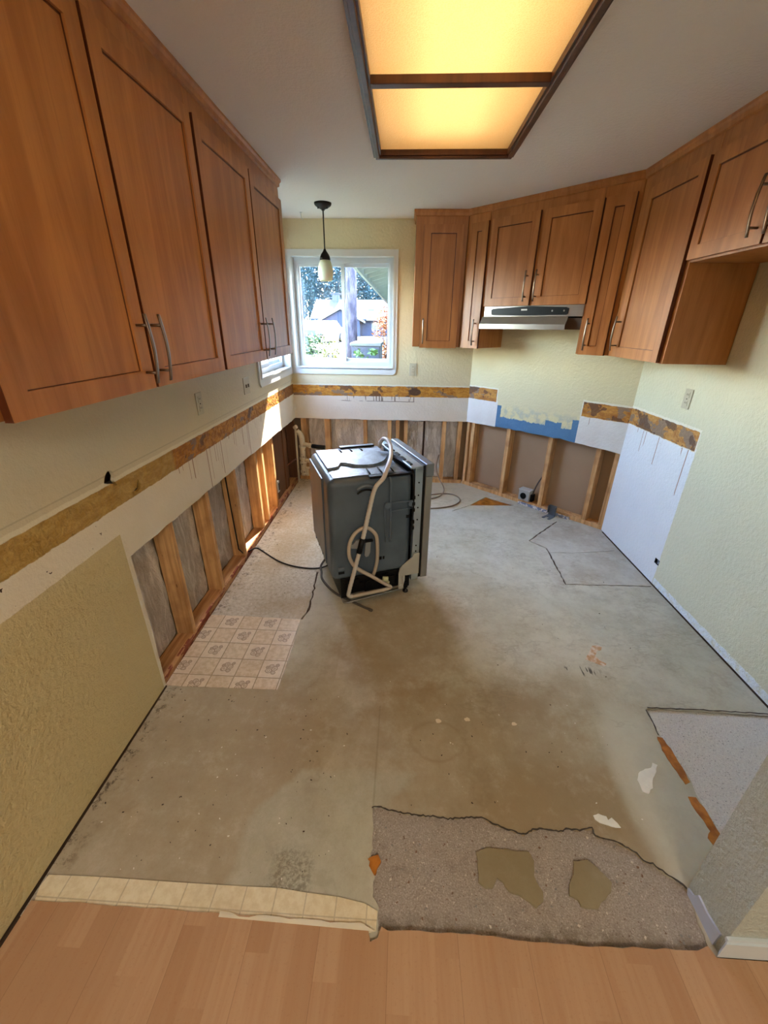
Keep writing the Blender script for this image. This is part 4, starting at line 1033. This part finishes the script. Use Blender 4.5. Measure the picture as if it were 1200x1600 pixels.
# ---------------------------------------------------------------- outdoors
GZ = .40
g = G('outdoor_ground', .9)
road = g.noise(.12, 3).sm(.45, .5)
c = g.mix(g.noise(3, 4), (30, 44, 18), (48, 62, 28)); c = g.mix(g.y.sm(13.5, 14.5), c, (33, 33, 32))
g.color(c)
b = B(); b.box(-90, 60, 4.62, 160, GZ-.3, GZ); b.box(-90, -1.45, -40, 4.62, GZ-.3, GZ-.02); o = struct('ground', b, g.m)
# neighbouring house
g = G('grey_blue_siding', .8); g.color(g.mix(((g.x*2.2).fr()-.5).ab().sm(.46, .49), (38, 46, 68), (24, 30, 46))); M_SID = g.m
g = G('light_roof_shingle', .9); g.color(g.mix(g.noise(8, 4, vec=g.vec(g.x, g.y*3, g.z*3)), (40, 46, 58), (54, 60, 72))); M_ROOF = g.m
M_FASC = plain('pale_fascia', (92, 94, 92), .6)
hs = thing('house', 'grey-blue neighbouring house with pale roof seen through the window', 'house', T(-4, 53, GZ))
b = B(); b.box(-10.0, 8, 50.4, 57, GZ, 2.30); b.prism([(50.4, 2.3), (57, 2.3), (53.7, 4.0)], -10.0, -9.9, 'x'); b.box(-9.0, -5.0, 48.2, 50.4, GZ, 1.95); b.prism([(-9.0, 1.95), (-5.0, 1.95), (-7.0, 2.95)], 48.2, 48.3, 'y'); obj('wall', b, M_SID, hs)
b = B()
b.prism([(49.6, 1.98), (53.7, 4.02), (57.6, 1.98), (57.6, 2.12), (53.7, 4.18), (49.6, 2.12)], -10.5, 8.5, 'x')
b.prism([(-9.5, 1.72), (-7.0, 3.02), (-4.5, 1.72), (-4.5, 1.88), (-7.0, 3.18), (-9.5, 1.88)], 47.9, 52, 'y')
obj('roof', b, M_ROOF, hs)
b = B(); b.prism([(-9.6, 1.68), (-7.0, 3.0), (-4.4, 1.68), (-4.4, 1.9), (-7.0, 3.22), (-9.6, 1.9)], 47.8, 47.9, 'y'); b.box(-4.4, 8.5, 49.5, 49.6, 1.95, 2.15); b.prism([(49.5, 1.95), (53.7, 4.0), (57.7, 1.95), (57.7, 2.15), (53.7, 4.22), (49.5, 2.15)], -10.6, -10.5, 'x'); obj('fascia', b, M_FASC, hs)
b = B(); b.box(-8.7, -7.9, 53.3, 54.1, 3.9, 4.75); b.box(-8.8, -7.8, 53.2, 54.2, 4.75, 4.85); obj('chimney', b, plain('chimney_grey', (56, 62, 74), .8), hs)
for x0 in (-8.3, -6.4, -3.9, -1.6):
    y = 48.19 if x0 < -5 else 50.39
    b = B(); ring(b, x0, x0+.9, 1.0, 1.75, .08, y-.05, y); f = obj('window', b, M_FASC, hs); b = B(); b.box(x0+.08, x0+.82, y-.02, y-.01, 1.08, 1.67); obj('pane', b, plain('dark_window_pane', (60, 74, 96), .2), f)
b = B(); b.box(-4.3, -3.6, 51.6, 52.1, 3.1, 3.35, .03); obj('roof_vent', b, plain('roof_vent_grey', (120, 124, 130), .6), hs)
# parked cars
def car(label, x, y, rz, col):
    MM = T(x, y, GZ, rz)
    t = thing('car', label, 'car', MM)
    b = B(); b.prism([(-2.2, .25), (-2.25, .55), (-2.1, .82), (-1.2, .92), (-.6, 1.36), (.7, 1.40), (1.35, .98), (2.15, .85), (2.25, .5), (2.2, .25)], -.85, .85, 'y'); o = obj('car_body', b, plain('car_paint', col, .3), t, MM)
    b = B(); b.prism([(-1.05, .93), (-.55, 1.30), (.65, 1.34), (1.2, .98)], -.865, .865, 'y'); obj('car_glass', b, plain('car_glass', (40, 52, 70), .1), t, MM)
    for wx in (-1.4, 1.4):
        for wy in (-.8, .8):
            b = B(); b.tube([(wx, wy-.1, .32), (wx, wy+.1, .32)], .32, 16); obj('wheel', b, M_BLACK, t, MM)
car('white car parked before the grey-blue house', -5.9, 31, R(70), (46, 50, 56))
car('blue-grey car parked further left behind the white car', -8.6, 37, R(65), (30, 40, 58))
# trees
def leaf_mesh(name, n, rx, ry, rz_, size, seed):
    rj = random.Random(seed); b = B()
    cl = [Vector((rj.gauss(0, .45)*rx, rj.gauss(0, .45)*ry, rj.uniform(-.9, .9)*rz_)) for _ in range(max(8, n//60))]
    for i in range(n):
        c = rj.choice(cl); s = min(rx, ry, rz_)*.28
        p = c+Vector((rj.gauss(0, s), rj.gauss(0, s), rj.gauss(0, s*.8)))
        q = Euler((rj.uniform(-1, 1), rj.uniform(-1, 1), rj.uniform(0, 6.28))).to_matrix(); k = size*rj.uniform(.6, 1.3)
        b.f([b.v(p+q @ Vector(v)) for v in ((-k, 0, 0), (0, -k*.45, 0), (k, 0, 0), (0, k*.45, 0))])
    return b
def leafmat(name, a, c):
    g = G(name, .6); oi = g.noise(3, 3); g.color(g.mix(oi.sm(.3, .7), a, c)); return g.m
M_L1 = leafmat('blue_green_foliage', (30, 52, 62), (62, 90, 94)); M_L2 = leafmat('green_foliage', (36, 58, 28), (76, 100, 46))
M_LO = leafmat('orange_foliage', (150, 84, 42), (180, 120, 64)); M_LY = leafmat('yellow_green_foliage', (90, 100, 44), (142, 132, 62))
g = G('grey_bark', .9); bn = g.noise(1, 4, .7, vec=g.vec(g.x*14, g.y*14, g.z*3)); g.color(g.mix(bn.sm(.38, .62), (44, 40, 52), (84, 76, 86))); g.bump(bn, 1, .03); M_BARK = g.m
def tree(label, x, y, h, r, mat, seed, n=5000, size=.5, name='tree', cat='tree', group=None, base=.12):
    MM = T(x, y, GZ); t = thing(name, label, cat, MM, group)
    b = B(); b.tube([(0, 0, 0), (.1, 0, h*.5), (0, 0, h*.85)], .3, 8, rads=[.02*h, .014*h, .004*h]); obj('trunk', b, M_BARK, t, MM)
    obj('crown', leaf_mesh('c', n, r, r, h*(1-base)/2, size, seed), mat, t, MM @ Matrix.Translation((0, 0, h*(base+(1-base)/2))), recalc=False)
    return t
tl_ = [tree('dense tall evergreen tree in the row behind the neighbouring house', -16, 76, 24, 6, M_L1, 3, 11000, .34, group='tall trees behind the house')]
rj = random.Random(12)
for x, y, s in ((-40, 84, 1.1), (-33, 78, 1), (-27, 82, 1.15), (-21.5, 80, .95), (-10.5, 78, 1.1), (-5, 76, .92), (.5, 80, 1.05), (6, 77, 1), (12, 82, 1.1), (19, 78, .95)):
    dup(tl_[0], T(x, y, GZ, rj.uniform(0, 6)) @ Matrix.Diagonal((s, s, s, 1)))
for x, y, s in ((-15, 66, .42), (-9.5, 65, .45), (-5.5, 66, .42), (-1.5, 65, .46), (3, 66, .43), (8, 65, .45)):
    dup(tl_[0], T(x, y, GZ, rj.uniform(0, 6)) @ Matrix.Diagonal((s, s, s, 1)), 'lower dark evergreen in the hedge row right behind the neighbouring house', 'hedge trees behind the house')
MM = T(-1.72, 14, GZ)
t = thing('tree', 'single bare tree trunk standing close outside the right window pane', 'tree', MM)
b = B(); b.tube([(0, 0, -.02), (.01, 0, 1), (.03, 0, 3), (.0, 0, 6), (0, 0, 9)], .17, 14, rads=[.20, .18, .165, .15, .12]); obj('trunk', b, M_BARK, t, MM)
b = leaf_mesh('c', 1200, 1.8, 1.8, 1.2, .12, 44); obj('crown', b, M_L1, t, MM @ Matrix.Translation((0, 0, 9.2)), recalc=False)
def bush(label, x, y, r, h, mat, seed, n=900, size=.06, group=None, name='bush'):
    MM = T(x, y, GZ); t = thing(name, label, 'bush', MM, group)
    b = B()
    for k in range(5): a = k*1.26; b.tube([(0, 0, 0), (r*.3*math.cos(a), r*.3*math.sin(a), h*.6)], .015, 6)
    obj('stem', b, M_BARK, t, MM)
    obj('foliage', leaf_mesh('f', n, r, r, h*.5, size, seed), mat, t, MM @ Matrix.Translation((0, 0, h*.5)), recalc=False)
bush('orange-leaved japanese maple on the right outside the window', -.72, 16, .55, 1.75, M_LO, 5, 1800, .06)
bush('low pink and orange flowering shrub behind the tree trunk', -1.75, 20, .7, .55, leafmat('pink_foliage', (146, 100, 90), (160, 128, 110)), 6)
bush('green bush at the lower left outside the window', -2.15, 9.5, .45, .75, M_L2, 7, 1000, .05)
bush('yellow-green bush in the left pane beside the tree trunk', -1.95, 11.5, .35, .75, M_LY, 8, 800, .045)
bush('green bush in front of the parked cars', -4.1, 19, .8, .75, M_L2, 9, 1200, .08)
bush('leafy shrub directly below the left pane of the window', -1.30, 7.0, .3, .72, leafmat('pale_foliage', (84, 92, 62), (140, 140, 106)), 10, 700, .035)
bush('bright green fern in front of the dark planter box', -.80, 8.2, .16, .78, leafmat('fern_green', (44, 80, 34), (84, 120, 54)), 11, 350, .05, name='fern')
bush('round green shrub by the left end of the house', -11.3, 46, 1.3, 1.6, M_L2, 13, 800, .2)
MM = T(-.80, 9.3, GZ); t = thing('planter_box', 'dark box with white rim outside under the right window pane', 'planter', MM)
b = B(); b.box(-.28, .28, -.5, .5, 0, .80, .01); obj('box_body', b, plain('dark_blue_box', (36, 44, 62), .5), t, MM)
b = B(); b.box(-.31, .31, -.53, .53, .801, .86, .01); obj('rim', b, M_FASC, t, MM)
# adjoining wing with open eave
MM = T(.6, 4.9, 2.4)
t = thing('eave', 'white fascia and open rafters of the adjoining roof seen top right through the window', 'roof', MM)
b = B(); b.box(-.72, -.68, 4.50, 20, 2.27, 2.42); obj('fascia', b, plain('eave_fascia', (196, 200, 196), .6), t)
sl = .28
b = B(); b.prism([(-.68, 2.42), (3.2, 2.42+3.88*sl), (3.2, 2.45+3.88*sl), (-.68, 2.45)], 4.50, 20, 'y'); obj('roof_deck', b, plain('grey_green_deck', (104, 120, 114), .8), t)
for i in range(25):
    y = 4.9+i*.6; b = B(); b.prism([(-.68, 2.30), (3.1, 2.30+3.78*sl), (3.1, 2.415+3.78*sl), (-.68, 2.415)], y, y+.04, 'y'); obj('rafter', b, plain('rafter_paint', (200, 210, 204), .8), t)
b = B(); b.box(.4, .5, 4.55, 20, GZ, 2.60); obj('wing_wall', b, plain('wing_siding', (90, 98, 96), .8), t)
bpy.context.view_layer.update()
